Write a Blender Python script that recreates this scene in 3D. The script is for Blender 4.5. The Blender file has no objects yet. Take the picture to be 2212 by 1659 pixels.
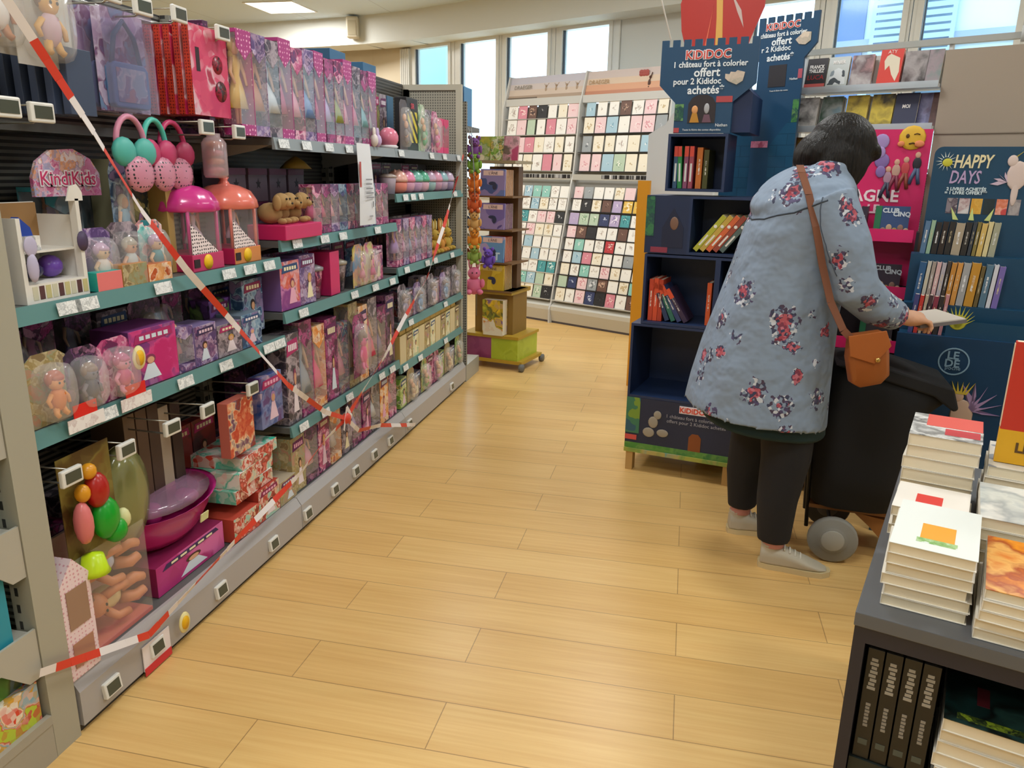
import bpy, math, random
from mathutils import Matrix, Vector
R = math.radians
scene = bpy.context.scene
C = bpy.context.scene.collection
random.seed(7)

# ------------------------------------------------------------------ camera
cam_d = bpy.data.cameras.new('camera')
cam_d.sensor_width = 36.0
cam_d.lens = 36.0 * 1660 / 2212
cam_d.clip_start = 0.02
cam = bpy.data.objects.new('camera', cam_d)
C.objects.link(cam)
cam.matrix_world = (Matrix.Translation((0, 0, 1.45)) @ Matrix.Rotation(R(12.326), 4, 'Z')
                    @ Matrix.Rotation(R(90 - 15.31), 4, 'X') @ Matrix.Rotation(R(1.0), 4, 'Z'))
scene.camera = cam

# ------------------------------------------------------------------ exposure, daylight
scene.view_settings.view_transform = 'Standard'
scene.view_settings.look = 'None'
scene.view_settings.exposure = 0.0
scene.view_settings.gamma = 1.0
scene.view_settings.use_curve_mapping = False
world = bpy.data.worlds.new('daylight')
scene.world = world
world.use_nodes = True
bg = world.node_tree.nodes['Background']
bg.inputs[0].default_value = (0.82, 0.93, 1.0, 1)
bg.inputs[1].default_value = 3.4

CEIL = 3.33
PANELS = [(-4.93, 9.22), (-4.9, 6.2), (-2.6, 3.6), (-0.3, 6.0), (-0.3, 3.4), (-0.3, 0.8), (2.4, 4.6),
          (2.2, 1.8), (-2.8, 0.8), (-2.2, 6.6), (0.9, -1.6), (-1.8, -1.6)]
for i, (x, y) in enumerate(PANELS):
    ld = bpy.data.lights.new('ceiling_lamp_light', 'AREA')
    ld.shape = 'RECTANGLE'; ld.size = 0.62; ld.size_y = 0.62
    ld.energy = 50 if i < 2 else 24; ld.color = (1.0, 0.98, 0.94) if i < 2 else (0.94, 0.98, 1.0)
    lo = bpy.data.objects.new('ceiling_lamp_light', ld)
    C.objects.link(lo)
    lo.location = (x, y, CEIL - 0.03)

# ------------------------------------------------------------------ helpers
def lin(c):
    return tuple((v / 12.92 if v <= 0.04045 else ((v + 0.055) / 1.055) ** 2.4) for v in c)

def rgb(h):
    if isinstance(h, str):
        return tuple(int(h[i:i + 2], 16) / 255 for i in (0, 2, 4))
    return h

MATS = {}
def mat(h, rough=0.5, metal=0.0, coat=0.0, emit=0.0):
    k = (h, rough, metal, coat, emit)
    if k in MATS: return MATS[k]
    m = bpy.data.materials.new('paint_' + (h if isinstance(h, str) else 'mix'))
    m.use_nodes = True
    b = m.node_tree.nodes['Principled BSDF']
    c = lin(rgb(h)) + (1,)
    b.inputs['Base Color'].default_value = c
    b.inputs['Roughness'].default_value = rough
    b.inputs['Metallic'].default_value = metal
    b.inputs['Coat Weight'].default_value = coat
    if emit:
        b.inputs['Emission Color'].default_value = c
        b.inputs['Emission Strength'].default_value = emit
    MATS[k] = m
    return m

def nodes(name):
    m = bpy.data.materials.new(name); m.use_nodes = True
    nt = m.node_tree
    return m, nt, nt.nodes, nt.links, nt.nodes['Principled BSDF']

def ramp(nt, cols, interp='CONSTANT', pos=None):
    r = nt.nodes.new('ShaderNodeValToRGB')
    r.color_ramp.interpolation = interp
    e = r.color_ramp.elements
    n = len(cols)
    while len(e) < n: e.new(0.5)
    for i, c in enumerate(cols):
        e[i].position = pos[i] if pos else (i / n if interp == 'CONSTANT' else i / max(1, n - 1))
        e[i].color = lin(rgb(c)) + (1,)
    return r

def art(cols, scale=30, rough=0.35, stretch=(1, 1, 1), kind='V'):
    """printed artwork: blotches of a few inks, different on every copy"""
    k = ('art', tuple(cols), scale, rough, stretch, kind)
    if k in MATS: return MATS[k]
    m, nt, N, L, b = nodes('printed_' + cols[0])
    tc = N.new('ShaderNodeTexCoord'); oi = N.new('ShaderNodeObjectInfo')
    mul = N.new('ShaderNodeMath'); mul.operation = 'MULTIPLY'; mul.inputs[1].default_value = 17.3
    L.new(oi.outputs['Random'], mul.inputs[0])
    add = N.new('ShaderNodeVectorMath'); add.operation = 'ADD'
    L.new(tc.outputs['Object'], add.inputs[0]); L.new(mul.outputs[0], add.inputs[1])
    mp = N.new('ShaderNodeMapping'); mp.inputs['Scale'].default_value = stretch
    L.new(add.outputs[0], mp.inputs[0])
    nz = N.new('ShaderNodeTexNoise'); nz.inputs['Scale'].default_value = scale * 0.8
    L.new(mp.outputs[0], nz.inputs['Vector'])
    mx = N.new('ShaderNodeVectorMath'); mx.operation = 'MULTIPLY_ADD'
    L.new(nz.outputs['Color'], mx.inputs[0]); mx.inputs[1].default_value = (1.2 / scale,) * 3
    L.new(mp.outputs[0], mx.inputs[2])
    r = ramp(nt, cols, 'CONSTANT' if kind == 'N' else 'LINEAR')
    if kind == 'V':
        v = N.new('ShaderNodeTexVoronoi'); v.inputs['Scale'].default_value = scale * .75
        v.feature = 'SMOOTH_F1'; v.inputs['Smoothness'].default_value = .35
        L.new(mx.outputs[0], v.inputs['Vector'])
        v2 = N.new('ShaderNodeTexVoronoi'); v2.inputs['Scale'].default_value = scale * 2.4; L.new(mp.outputs[0], v2.inputs['Vector'])
        sp = N.new('ShaderNodeSeparateColor'); L.new(v.outputs['Color'], sp.inputs[0])
        sq = N.new('ShaderNodeSeparateColor'); L.new(v2.outputs['Color'], sq.inputs[0])
        mm = N.new('ShaderNodeMath'); mm.operation = 'MULTIPLY_ADD'; L.new(sq.outputs[0], mm.inputs[0]); mm.inputs[1].default_value = .2
        m3 = N.new('ShaderNodeMath'); m3.operation = 'MULTIPLY'; L.new(sp.outputs[0], m3.inputs[0]); m3.inputs[1].default_value = .82
        L.new(m3.outputs[0], mm.inputs[2])
        st = N.new('ShaderNodeMapRange'); st.inputs[1].default_value = .18; st.inputs[2].default_value = .86; L.new(mm.outputs[0], st.inputs[0]); L.new(st.outputs[0], r.inputs[0])
    else:
        n2 = N.new('ShaderNodeTexNoise'); n2.inputs['Scale'].default_value = scale * 0.5
        n2.inputs['Detail'].default_value = 1 if kind == 'N' else 4
        L.new(mx.outputs[0], n2.inputs['Vector'])
        mr = N.new('ShaderNodeMapRange'); mr.inputs[1].default_value = 0.3; mr.inputs[2].default_value = 0.7
        L.new(n2.outputs[0], mr.inputs[0]); L.new(mr.outputs[0], r.inputs[0])
    L.new(r.outputs[0], b.inputs['Base Color'])
    b.inputs['Roughness'].default_value = rough
    MATS[k] = m
    return m

def dots(base, dot, scale=60, size=0.3, rough=0.35):
    k = ('dots', base, dot, scale, size)
    if k in MATS: return MATS[k]
    m, nt, N, L, b = nodes('dotted_' + base)
    tc = N.new('ShaderNodeTexCoord')
    v = N.new('ShaderNodeTexVoronoi'); v.inputs['Scale'].default_value = scale
    v.inputs['Randomness'].default_value = 0.25
    L.new(tc.outputs['Object'], v.inputs['Vector'])
    r = ramp(nt, [dot, base], pos=[0, size]); L.new(v.outputs['Distance'], r.inputs[0])
    L.new(r.outputs[0], b.inputs['Base Color']); b.inputs['Roughness'].default_value = rough
    MATS[k] = m
    return m

def film(tint='ffffff', clear=0.82):
    k = ('film', tint, clear)
    if k in MATS: return MATS[k]
    m, nt, N, L, b = nodes('clear_film_' + tint)
    tr = N.new('ShaderNodeBsdfTransparent'); tr.inputs[0].default_value = lin(rgb(tint)) + (1,)
    gl = N.new('ShaderNodeBsdfPrincipled'); gl.inputs['Base Color'].default_value = lin(rgb(tint)) + (1,)
    gl.inputs['Roughness'].default_value = 0.14; gl.inputs['Specular IOR Level'].default_value = 1.0
    mx = N.new('ShaderNodeMixShader'); mx.inputs[0].default_value = (1 - clear) * (.55 if clear > .8 else 1)
    g2 = N.new('ShaderNodeBsdfGlossy'); g2.inputs['Roughness'].default_value = .1
    lw = N.new('ShaderNodeLayerWeight'); lw.inputs[0].default_value = .25
    fz = N.new('ShaderNodeMath'); fz.operation = 'MULTIPLY'; L.new(lw.outputs['Facing'], fz.inputs[0]); fz.inputs[1].default_value = .22
    m2 = N.new('ShaderNodeMixShader'); L.new(fz.outputs[0], m2.inputs[0]); L.new(tr.outputs[0], m2.inputs[1]); L.new(g2.outputs[0], m2.inputs[2])
    L.new(m2.outputs[0], mx.inputs[1]); L.new(gl.outputs[0], mx.inputs[2])
    L.new(mx.outputs[0], N['Material Output'].inputs[0])
    MATS[k] = m
    return m

def perf(base='9a988f', hole='3c3a36', scale=55):
    k = ('perf', base, hole, scale)
    if k in MATS: return MATS[k]
    m, nt, N, L, b = nodes('perforated_metal')
    tc = N.new('ShaderNodeTexCoord')
    sp = N.new('ShaderNodeSeparateXYZ'); L.new(tc.outputs['Object'], sp.inputs[0])
    outs = []
    for i in range(3):
        mu = N.new('ShaderNodeMath'); mu.operation = 'MULTIPLY'; mu.inputs[1].default_value = scale
        L.new(sp.outputs[i], mu.inputs[0])
        fr = N.new('ShaderNodeMath'); fr.operation = 'FRACT'; L.new(mu.outputs[0], fr.inputs[0])
        gt = N.new('ShaderNodeMath'); gt.operation = 'LESS_THAN'; gt.inputs[1].default_value = 0.5
        L.new(fr.outputs[0], gt.inputs[0]); outs.append(gt.outputs[0])
    mx = N.new('ShaderNodeMath'); mx.operation = 'MAXIMUM'; L.new(outs[0], mx.inputs[0]); L.new(outs[1], mx.inputs[1])
    a = N.new('ShaderNodeMath'); a.operation = 'MULTIPLY'; L.new(mx.outputs[0], a.inputs[0]); L.new(outs[2], a.inputs[1])
    r = ramp(nt, [base, hole], pos=[0, 0.5]); L.new(a.outputs[0], r.inputs[0])
    L.new(r.outputs[0], b.inputs['Base Color']); b.inputs['Roughness'].default_value = 0.45
    MATS[k] = m
    return m

class MB:
    def __init__(s):
        s.v = []; s.f = []; s.m = []; s.sm = []; s.T = None
    def add(s, vs, fs, m=0, smooth=False):
        o = len(s.v)
        s.v += [tuple(s.T @ Vector(v)) if s.T else tuple(v) for v in vs]
        for i, f in enumerate(fs):
            s.f.append([o + k for k in f]); s.m.append(m[i] if isinstance(m, (list, tuple)) else m); s.sm.append(smooth)
        return s
    def box(s, x0, x1, y0, y1, z0, z1, m=0, front=None, top=None):
        vs = [(x0, y0, z0), (x1, y0, z0), (x1, y1, z0), (x0, y1, z0), (x0, y0, z1), (x1, y0, z1), (x1, y1, z1), (x0, y1, z1)]
        fs = [(0, 3, 2, 1), (4, 5, 6, 7), (0, 1, 5, 4), (1, 2, 6, 5), (2, 3, 7, 6), (3, 0, 4, 7)]
        return s.add(vs, fs, [m, m if top is None else top, m if front is None else front, m, m, m])
    def prism(s, pts, y0, y1, m=0, axis='y', mf=None, smooth=False):
        """2-D outline (a, b) extruded along axis; outline in x,z (axis y), x,y (axis z) or y,z (axis x)"""
        def P(a, b, t):
            return {'y': (a, t, b), 'z': (a, b, t), 'x': (t, a, b)}[axis]
        n = len(pts)
        vs = [P(a, b, y0) for a, b in pts] + [P(a, b, y1) for a, b in pts]
        fs = [tuple(range(n)), tuple(reversed(range(n, 2 * n)))] + [(i, n + i, n + (i + 1) % n, (i + 1) % n) for i in range(n)]
        return s.add(vs, fs, [m if mf is None else mf, m] + [m] * n, smooth)
    def rings(s, rr, m=0, caps=True, smooth=True, closed=True):
        n = len(rr[0]); vs = [p for r in rr for p in r]; fs = []
        for i in range(len(rr) - 1):
            for j in range(n if closed else n - 1):
                a = i * n + j; b = i * n + (j + 1) % n
                fs.append((a, b, b + n, a + n))
        if caps:
            fs.append(tuple(reversed(range(n)))); fs.append(tuple(range((len(rr) - 1) * n, len(rr) * n)))
        return s.add(vs, fs, m, smooth)
    def lathe(s, prof, c=(0, 0, 0), n=16, m=0, sx=1, sy=1, axis='z', wave=None):
        rr = []
        for r, z in prof:
            ring = []
            for k in range(n):
                a = 2 * math.pi * k / n; q = r * (1 + (wave[1] * math.cos(wave[0] * a) if wave else 0))
                x, y = q * sx * math.cos(a), q * sy * math.sin(a)
                ring.append({'z': (c[0] + x, c[1] + y, c[2] + z), 'y': (c[0] + x, c[1] + z, c[2] - y), 'x': (c[0] + z, c[1] + x, c[2] + y)}[axis])
            rr.append(ring)
        return s.rings(rr, m)
    def ell(s, c, r, m=0, n=12, k=7):
        if not isinstance(r, (tuple, list)): r = (r, r, r)
        rr = []
        for i in range(k + 1):
            t = math.pi * (i + 0.02) / (k + 0.04) - math.pi / 2
            rr.append([(c[0] + r[0] * math.cos(t) * math.cos(2 * math.pi * j / n), c[1] + r[1] * math.cos(t) * math.sin(2 * math.pi * j / n), c[2] + r[2] * math.sin(t)) for j in range(n)])
        return s.rings(rr, m)
    def tube(s, path, r, m=0, n=8, caps=True):
        path = [Vector(p) for p in path]; rr = []
        N0 = len(path); rad = r if isinstance(r, (list, tuple)) else [r] * N0
        up = None
        for i, p in enumerate(path):
            d = (path[min(i + 1, N0 - 1)] - path[max(i - 1, 0)]).normalized()
            if up is None:
                up = Vector((0, 0, 1)) if abs(d.z) < 0.9 else Vector((1, 0, 0))
            x = d.cross(up).normalized(); up = x.cross(d).normalized()
            rr.append([tuple(p + rad[i] * (math.cos(2 * math.pi * k / n) * x + math.sin(2 * math.pi * k / n) * up)) for k in range(n)])
        return s.rings(rr, m, caps)
    def strip(s, path, w, m=0, side=(0, 0, 1), t=0.001):
        """flat band following a path, width along side"""
        side = Vector(side)
        for i in range(len(path) - 1):
            a, b = Vector(path[i]), Vector(path[i + 1]); d = (b - a).normalized()
            u = (side - d * side.dot(d)).normalized() * w / 2; nn = d.cross(u).normalized() * t
            vs = [a - u, a + u, b + u, b - u, a - u + nn, a + u + nn, b + u + nn, b - u + nn]
            s.add(vs, [(0, 1, 2, 3), (7, 6, 5, 4), (0, 4, 5, 1), (1, 5, 6, 2), (2, 6, 7, 3), (3, 7, 4, 0)], m[i] if isinstance(m, list) else m)
        return s
    def build(s, name, mats, parent=None, bevel=0, solid=0):
        me = bpy.data.meshes.new(name)
        me.from_pydata(s.v, [], s.f)
        if not isinstance(mats, (list, tuple)): mats = [mats]
        for mm in mats: me.materials.append(mm if not isinstance(mm, str) else mat(mm))
        for i, p in enumerate(me.polygons):
            p.material_index = min(s.m[i], len(mats) - 1); p.use_smooth = s.sm[i]
        me.update()
        o = bpy.data.objects.new(name, me); C.objects.link(o)
        if parent: o.parent = parent
        if bevel:
            b = o.modifiers.new('bevel', 'BEVEL'); b.width = bevel; b.segments = 2; b.limit_method = 'ANGLE'
        return o

def bx(*a, **k): return MB().box(*a, **k)

def thing(name, loc=(0, 0, 0), rz=0):
    o = bpy.data.objects.new(name, None); C.objects.link(o)
    o.empty_display_size = 0.05
    o.location = loc; o.rotation_euler = (0, 0, R(rz))
    return o

def tag(o, label, cat, group=None, kind=None):
    o['label'] = label; o['category'] = cat
    if group: o['group'] = group
    if kind: o['kind'] = kind
    return o

def struct(o):
    o['kind'] = 'structure'; return o

KIDS = {}
def kids(o):
    return [c for c in o.children]

def copy_tree(o, parent=None):
    c = o.copy(); C.objects.link(c); c.parent = parent
    for ch in o.children: copy_tree(ch, c)
    return c

PROTO = {}
def get(key, fn):
    """first call builds the thing, later calls copy it with its parts"""
    if key in PROTO: return copy_tree(PROTO[key])
    r = fn(); PROTO[key] = r
    return r

def text(body, size, m, parent, loc, name='lettering', rot=(90, 0, 0), ext=0.0006, align='CENTER', off=0.0, sx=1.0, bold=0.0, shear=0, spacing=1.0):
    cu = bpy.data.curves.new(name, 'FONT')
    cu.body = body; cu.size = size; cu.extrude = ext; cu.align_x = align; cu.offset = off + bold
    cu.shear = shear; cu.space_line = spacing; cu.resolution_u = 2
    t = bpy.data.objects.new('tmp', cu); C.objects.link(t)
    bpy.context.view_layer.update()
    me = bpy.data.meshes.new_from_object(t.evaluated_get(bpy.context.evaluated_depsgraph_get()))
    bpy.data.objects.remove(t)
    me.materials.clear(); me.materials.append(mat(m) if isinstance(m, str) else m)
    o = bpy.data.objects.new(name, me); C.objects.link(o)
    o.parent = parent; o.location = loc; o.rotation_euler = [R(a) for a in rot]; o.scale = (sx, 1, 1)
    return o

ORD = ['first', 'second', 'third', 'fourth', 'fifth', 'sixth', 'seventh', 'eighth', 'ninth', 'tenth', 'eleventh', 'twelfth', 'thirteenth',
       'fourteenth', 'fifteenth', 'sixteenth', 'seventeenth', 'eighteenth', 'nineteenth', 'twentieth', 'twenty-first', 'twenty-second']
def fr(org, ang, s, b=0):
    a = R(ang)
    return (org[0] + s * math.cos(a) - b * math.sin(a), org[1] + s * math.sin(a) + b * math.cos(a))
# ------------------------------------------------------------------ the setting
def floor_mat():
    m, nt, N, L, b = nodes('oak_planks')
    tc = N.new('ShaderNodeTexCoord')
    mp = N.new('ShaderNodeMapping'); mp.inputs['Location'].default_value = (0.564 + 1.11 * 20, -1.785 + 0.19 * 60, 0)
    L.new(tc.outputs['Object'], mp.inputs[0])
    br = N.new('ShaderNodeTexBrick'); br.offset = 0.4315; br.offset_frequency = 2; br.squash = 1
    br.inputs['Scale'].default_value = 1; br.inputs['Brick Width'].default_value = 1.11; br.inputs['Row Height'].default_value = 0.19
    br.inputs['Mortar Size'].default_value = 0.0016; br.inputs['Mortar Smooth'].default_value = 0.2
    br.inputs['Color1'].default_value = lin(rgb('dcb87e')) + (1,)
    br.inputs['Color2'].default_value = lin(rgb('d3ac70')) + (1,)
    br.inputs['Mortar'].default_value = lin(rgb('8c7046')) + (1,)
    L.new(mp.outputs[0], br.inputs['Vector'])
    mg = N.new('ShaderNodeMapping'); mg.inputs['Scale'].default_value = (1.6, 46, 1)
    L.new(tc.outputs['Object'], mg.inputs[0])
    nz = N.new('ShaderNodeTexNoise'); nz.inputs['Scale'].default_value = 1.6; nz.inputs['Detail'].default_value = 6
    L.new(mg.outputs[0], nz.inputs['Vector'])
    r = ramp(nt, ['b08c58', 'ecd8b0'], 'LINEAR', [0.3, 0.7]); L.new(nz.outputs[0], r.inputs[0])
    mx = N.new('ShaderNodeMix'); mx.data_type = 'RGBA'; mx.blend_type = 'SOFT_LIGHT'; mx.inputs[0].default_value = 0.55
    L.new(br.outputs['Color'], mx.inputs[6]); L.new(r.outputs[0], mx.inputs[7])
    n2 = N.new('ShaderNodeTexNoise'); n2.inputs['Scale'].default_value = 2.2
    mg2 = N.new('ShaderNodeMapping'); mg2.inputs['Scale'].default_value = (0.6, 5, 1); L.new(tc.outputs['Object'], mg2.inputs[0]); L.new(mg2.outputs[0], n2.inputs['Vector'])
    r2 = ramp(nt, ['caa46c', 'e8c488'], 'LINEAR', [0.35, 0.65]); L.new(n2.outputs[0], r2.inputs[0])
    m2 = N.new('ShaderNodeMix'); m2.data_type = 'RGBA'; m2.blend_type = 'MIX'; m2.inputs[0].default_value = 0.22
    L.new(mx.outputs[2], m2.inputs[6]); L.new(r2.outputs[0], m2.inputs[7])
    L.new(m2.outputs[2], b.inputs['Base Color'])
    b.inputs['Roughness'].default_value = 0.33
    return m
struct(bx(-9.2, 7, -4, 12.5, -0.05, 0).build('floor', floor_mat()))

def ceil_mat():
    m, nt, N, L, b = nodes('ceiling_tiles')
    tc = N.new('ShaderNodeTexCoord')
    br = N.new('ShaderNodeTexBrick'); br.offset = 0; br.inputs['Scale'].default_value = 1
    br.inputs['Brick Width'].default_value = 1.24; br.inputs['Row Height'].default_value = 1.24; br.inputs['Mortar Size'].default_value = 0.006
    br.inputs['Color1'].default_value = lin(rgb('d2e2f0')) + (1,); br.inputs['Color2'].default_value = lin(rgb('d0e0ee')) + (1,)
    br.inputs['Mortar'].default_value = lin(rgb('bac8d4')) + (1,)
    L.new(tc.outputs['Object'], br.inputs['Vector']); L.new(br.outputs['Color'], b.inputs['Base Color'])
    b.inputs['Roughness'].default_value = 0.8
    return m
_e0 = fr((-1.539, 7.708), -27.9, -3.02, 1.3); _e1 = fr((-1.539, 7.708), -27.9, 5.4, 1.3)
struct(MB().prism([(-9.2, -4), (_e1[0] + .1, -4), (_e1[0] + .1, _e1[1]), _e0, (-4.3, 10.58), (-5.2, 10.82), (-6.6, 10.95), (-9.2, 11.0)], CEIL, CEIL + .08, axis='z').build('ceiling', ceil_mat()))
WALL = mat('d8dad6', 0.8)

# back wall: straight window wall in its own frame, origin and angle
CO = Vector((-1.539, 7.708)); CA = -27.9
WO = fr(CO, CA, 0, 1.2)
wins = [(-2.902, -2.307), (-2.093, -1.512), (-1.348, -0.744), (-0.54, 0.068), (1.66, 2.2), (2.395, 2.927), (3.085, 3.75), (3.95, 4.55)]
W0, W1, WZ0, WZ1 = -3.02, 5.4, 1.15, 3.03
wall = MB()
wall.box(W0, W1, 0.0, 0.22, 0, WZ0)
wall.box(W0, W1, 0.0, 0.22, WZ1, CEIL)
wall.box(0.2, 1.5, 0.0, 0.22, WZ0, WZ1)
wall.box(4.7, W1, 0.0, 0.22, WZ0, WZ1)
o = wall.build('wall_back', WALL); struct(o); o.location = (WO[0], WO[1], 0); o.rotation_euler.z = R(CA)
PVC = mat('dfe0dc', 0.35)
glass = film('eef8ff', 0.93)
edges = {0: (-3.02, -2.2), 1: (-2.2, -1.43), 2: (-1.43, -0.64), 3: (-0.64, 0.2), 4: (1.5, 2.29), 5: (2.29, 3.0), 6: (3.0, 3.85), 7: (3.85, 4.7)}
for i, (a, b) in enumerate(wins):
    e0, e1 = edges[i]
    z1, z0 = 2.965, WZ0 + 0.09
    w = MB()
    w.box(e0 + .004, a, -0.02, 0.06, WZ0, WZ1); w.box(b, e1 - .004, -0.02, 0.06, WZ0, WZ1)
    w.box(a, b, -0.02, 0.06, z1, WZ1); w.box(a, b, -0.02, 0.06, WZ0, z0)
    w.box(a - .045, a, -0.035, -0.02, z0 - .04, z1 + .04); w.box(b, b + .045, -0.035, -0.02, z0 - .04, z1 + .04)
    w.box(a, b, -0.035, -0.02, z1, z1 + .04); w.box(a, b, -0.035, -0.02, z0 - .04, z0)
    f = w.build('window_%d' % (i + 1), PVC)
    struct(f); f.location = (WO[0], WO[1], 0); f.rotation_euler.z = R(CA)
    bx(a, b, 0.015, 0.025, z0, z1).build('pane', glass, f)
    bx(a + .008, a + .014, -0.019, 0.014, z0, z1).build('gasket', mat('2e2f33'), f)
# left part of the back wall: curves away to the left
pts = [fr(WO, CA, -3.02), (-4.3, 10.48), (-5.2, 10.72), (-6.6, 10.85), (-9.1, 10.9)]
m = MB()
for i in range(len(pts) - 1):
    (x0, y0), (x1, y1) = pts[i], pts[i + 1]
    m.add([(x0, y0, 0), (x1, y1, 0), (x1, y1, CEIL), (x0, y0, CEIL), (x0, y0 + .15, 0), (x1, y1 + .15, 0), (x1, y1 + .15, CEIL), (x0, y0 + .15, CEIL)],
          [(0, 1, 2, 3), (7, 6, 5, 4), (0, 4, 5, 1), (3, 2, 6, 7), (1, 5, 6, 2), (0, 3, 7, 4)])
struct(m.build('wall_back_left', mat('dcd0b8', 0.8)))
# fascia beam under the ceiling following the curve
fp = [(-9.1, 10.2), (-7.0, 10.18), (-5.8, 10.12), (-4.9, 10.0), (-4.15, 9.85), (-3.47, 9.62), (-2.06, 8.93), (-0.42, 8.08), (1.5, 7.06), (4.6, 5.42)]
m = MB()
for i in range(len(fp) - 1):
    (x0, y0), (x1, y1) = fp[i], fp[i + 1]; z0 = 3.0
    d = Vector((x1 - x0, y1 - y0)).normalized(); nx, ny = -d.y * .42, d.x * .42
    m.add([(x0, y0, z0), (x1, y1, z0), (x1, y1, CEIL), (x0, y0, CEIL), (x0 + nx, y0 + ny, z0), (x1 + nx, y1 + ny, z0), (x1 + nx, y1 + ny, CEIL), (x0 + nx, y0 + ny, CEIL)],
          [(0, 1, 2, 3), (7, 6, 5, 4), (0, 4, 5, 1), (3, 2, 6, 7), (1, 5, 6, 2), (0, 3, 7, 4)])
struct(m.build('trim_1', mat('d9dcd8', 0.8)))
# curtain post left of the windows
m = MB()
for k in range(5): m.box(-3.16 + k * .035, -3.135 + k * .035, -0.06, -0.03, 0.1, 2.98)
m.box(-3.17, -2.99, -0.03, -0.005, 0.1, 2.98)
o = m.build('trim_2', PVC); struct(o); o.location = (WO[0], WO[1], 0); o.rotation_euler.z = R(CA)
struct(bx(-9.2, -9.1, -4, 12, 0, CEIL).build('wall_left', WALL))
struct(bx(-9.2, 7, -4.1, -4, 0, CEIL).build('wall_front', WALL))
e = fr(WO, CA, 5.4)
struct(bx(e[0], e[0] + .1, -4, e[1] + .3, 0, CEIL).build('wall_right', WALL))

for i, (x, y) in enumerate(PANELS):
    def mk():
        t = thing('ceiling_light')
        m = MB(); m.box(-.32, .32, -.32, -.3, -.012, 0); m.box(-.32, .32, .3, .32, -.012, 0); m.box(-.32, -.3, -.3, .3, -.012, 0); m.box(.3, .32, -.3, .3, -.012, 0)
        m.build('frame', 'e8e8e6', t)
        bx(-.3, .3, -.3, .3, -.009, 0).build('diffuser', mat('fffaf0', 0.5, emit=6), t)
        return t
    t = get('clight', mk); t.location = (x, y, CEIL)
    tag(t, 'square recessed ceiling light panel above the toy aisle end' if i == 0 else 'square white recessed light panel in the shop ceiling', 'ceiling light', 'ceiling light panels')
# small beige speaker on the fascia
t = thing('wall_speaker', (-4.28, 9.86, 3.06), 12)
bx(-.075, .075, -.13, 0, 0, .25).build('body', 'cfc7b2', t, bevel=.02)
bx(-.05, .05, -.135, -.13, .03, .2).build('grille', 'b3a98f', t)
tag(t, 'small beige speaker box fixed high on the cream beam', 'speaker')

# outside: timber frame house with shutters seen through the right windows
hx, hy = fr(WO, CA, 3.0, 4.2)
t = thing('building', (hx, hy, 0), CA)
bx(-2.2, 5, 0, 2, 0, 6).build('wall', mat('d4ecf6', 0.8), t)
m = MB()
for k in range(9): m.box(0.1 + k * .62, 0.17 + k * .62, -.06, 0, 0, 6)
m.box(-2.2, 5, -.06, 0, 3.1, 3.25)
for k in range(4): m.prism([(1.2 + k * 1.1, 3.3), (1.3 + k * 1.1, 3.3), (2.1 + k * 1.1, 6), (2.0 + k * 1.1, 6)], -.07, -.01)
m.build('timber_beam', mat('98aecb', 0.8), t)
m = MB()
for k in range(40): m.box(-1.55, -.65, -.1, -.07, 2.2 + k * .09, 2.26 + k * .09)
m.box(-1.6, -1.55, -.1, -.05, 2.1, 6); m.box(-.65, -.6, -.1, -.05, 2.1, 6)
m.build('shutter', mat('a8c4de', 0.7), t)
bx(-2.1, -1.7, -.03, .0, 2.2, 5).build('window', mat('5f7fb0', 0.2), t)
tag(t, 'pale timber framed house with slatted shutter seen through the right windows', 'building')
hx, hy = fr(WO, CA, -3.5, .9)
t = bx(-.9, .22, 0, .3, 0, 5).build('building', mat('b4e6ea', 0.8)); t.location = (hx, hy, 0); t.rotation_euler.z = R(CA)
tag(t, 'pale turquoise building edge seen through the leftmost window', 'building')
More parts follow.
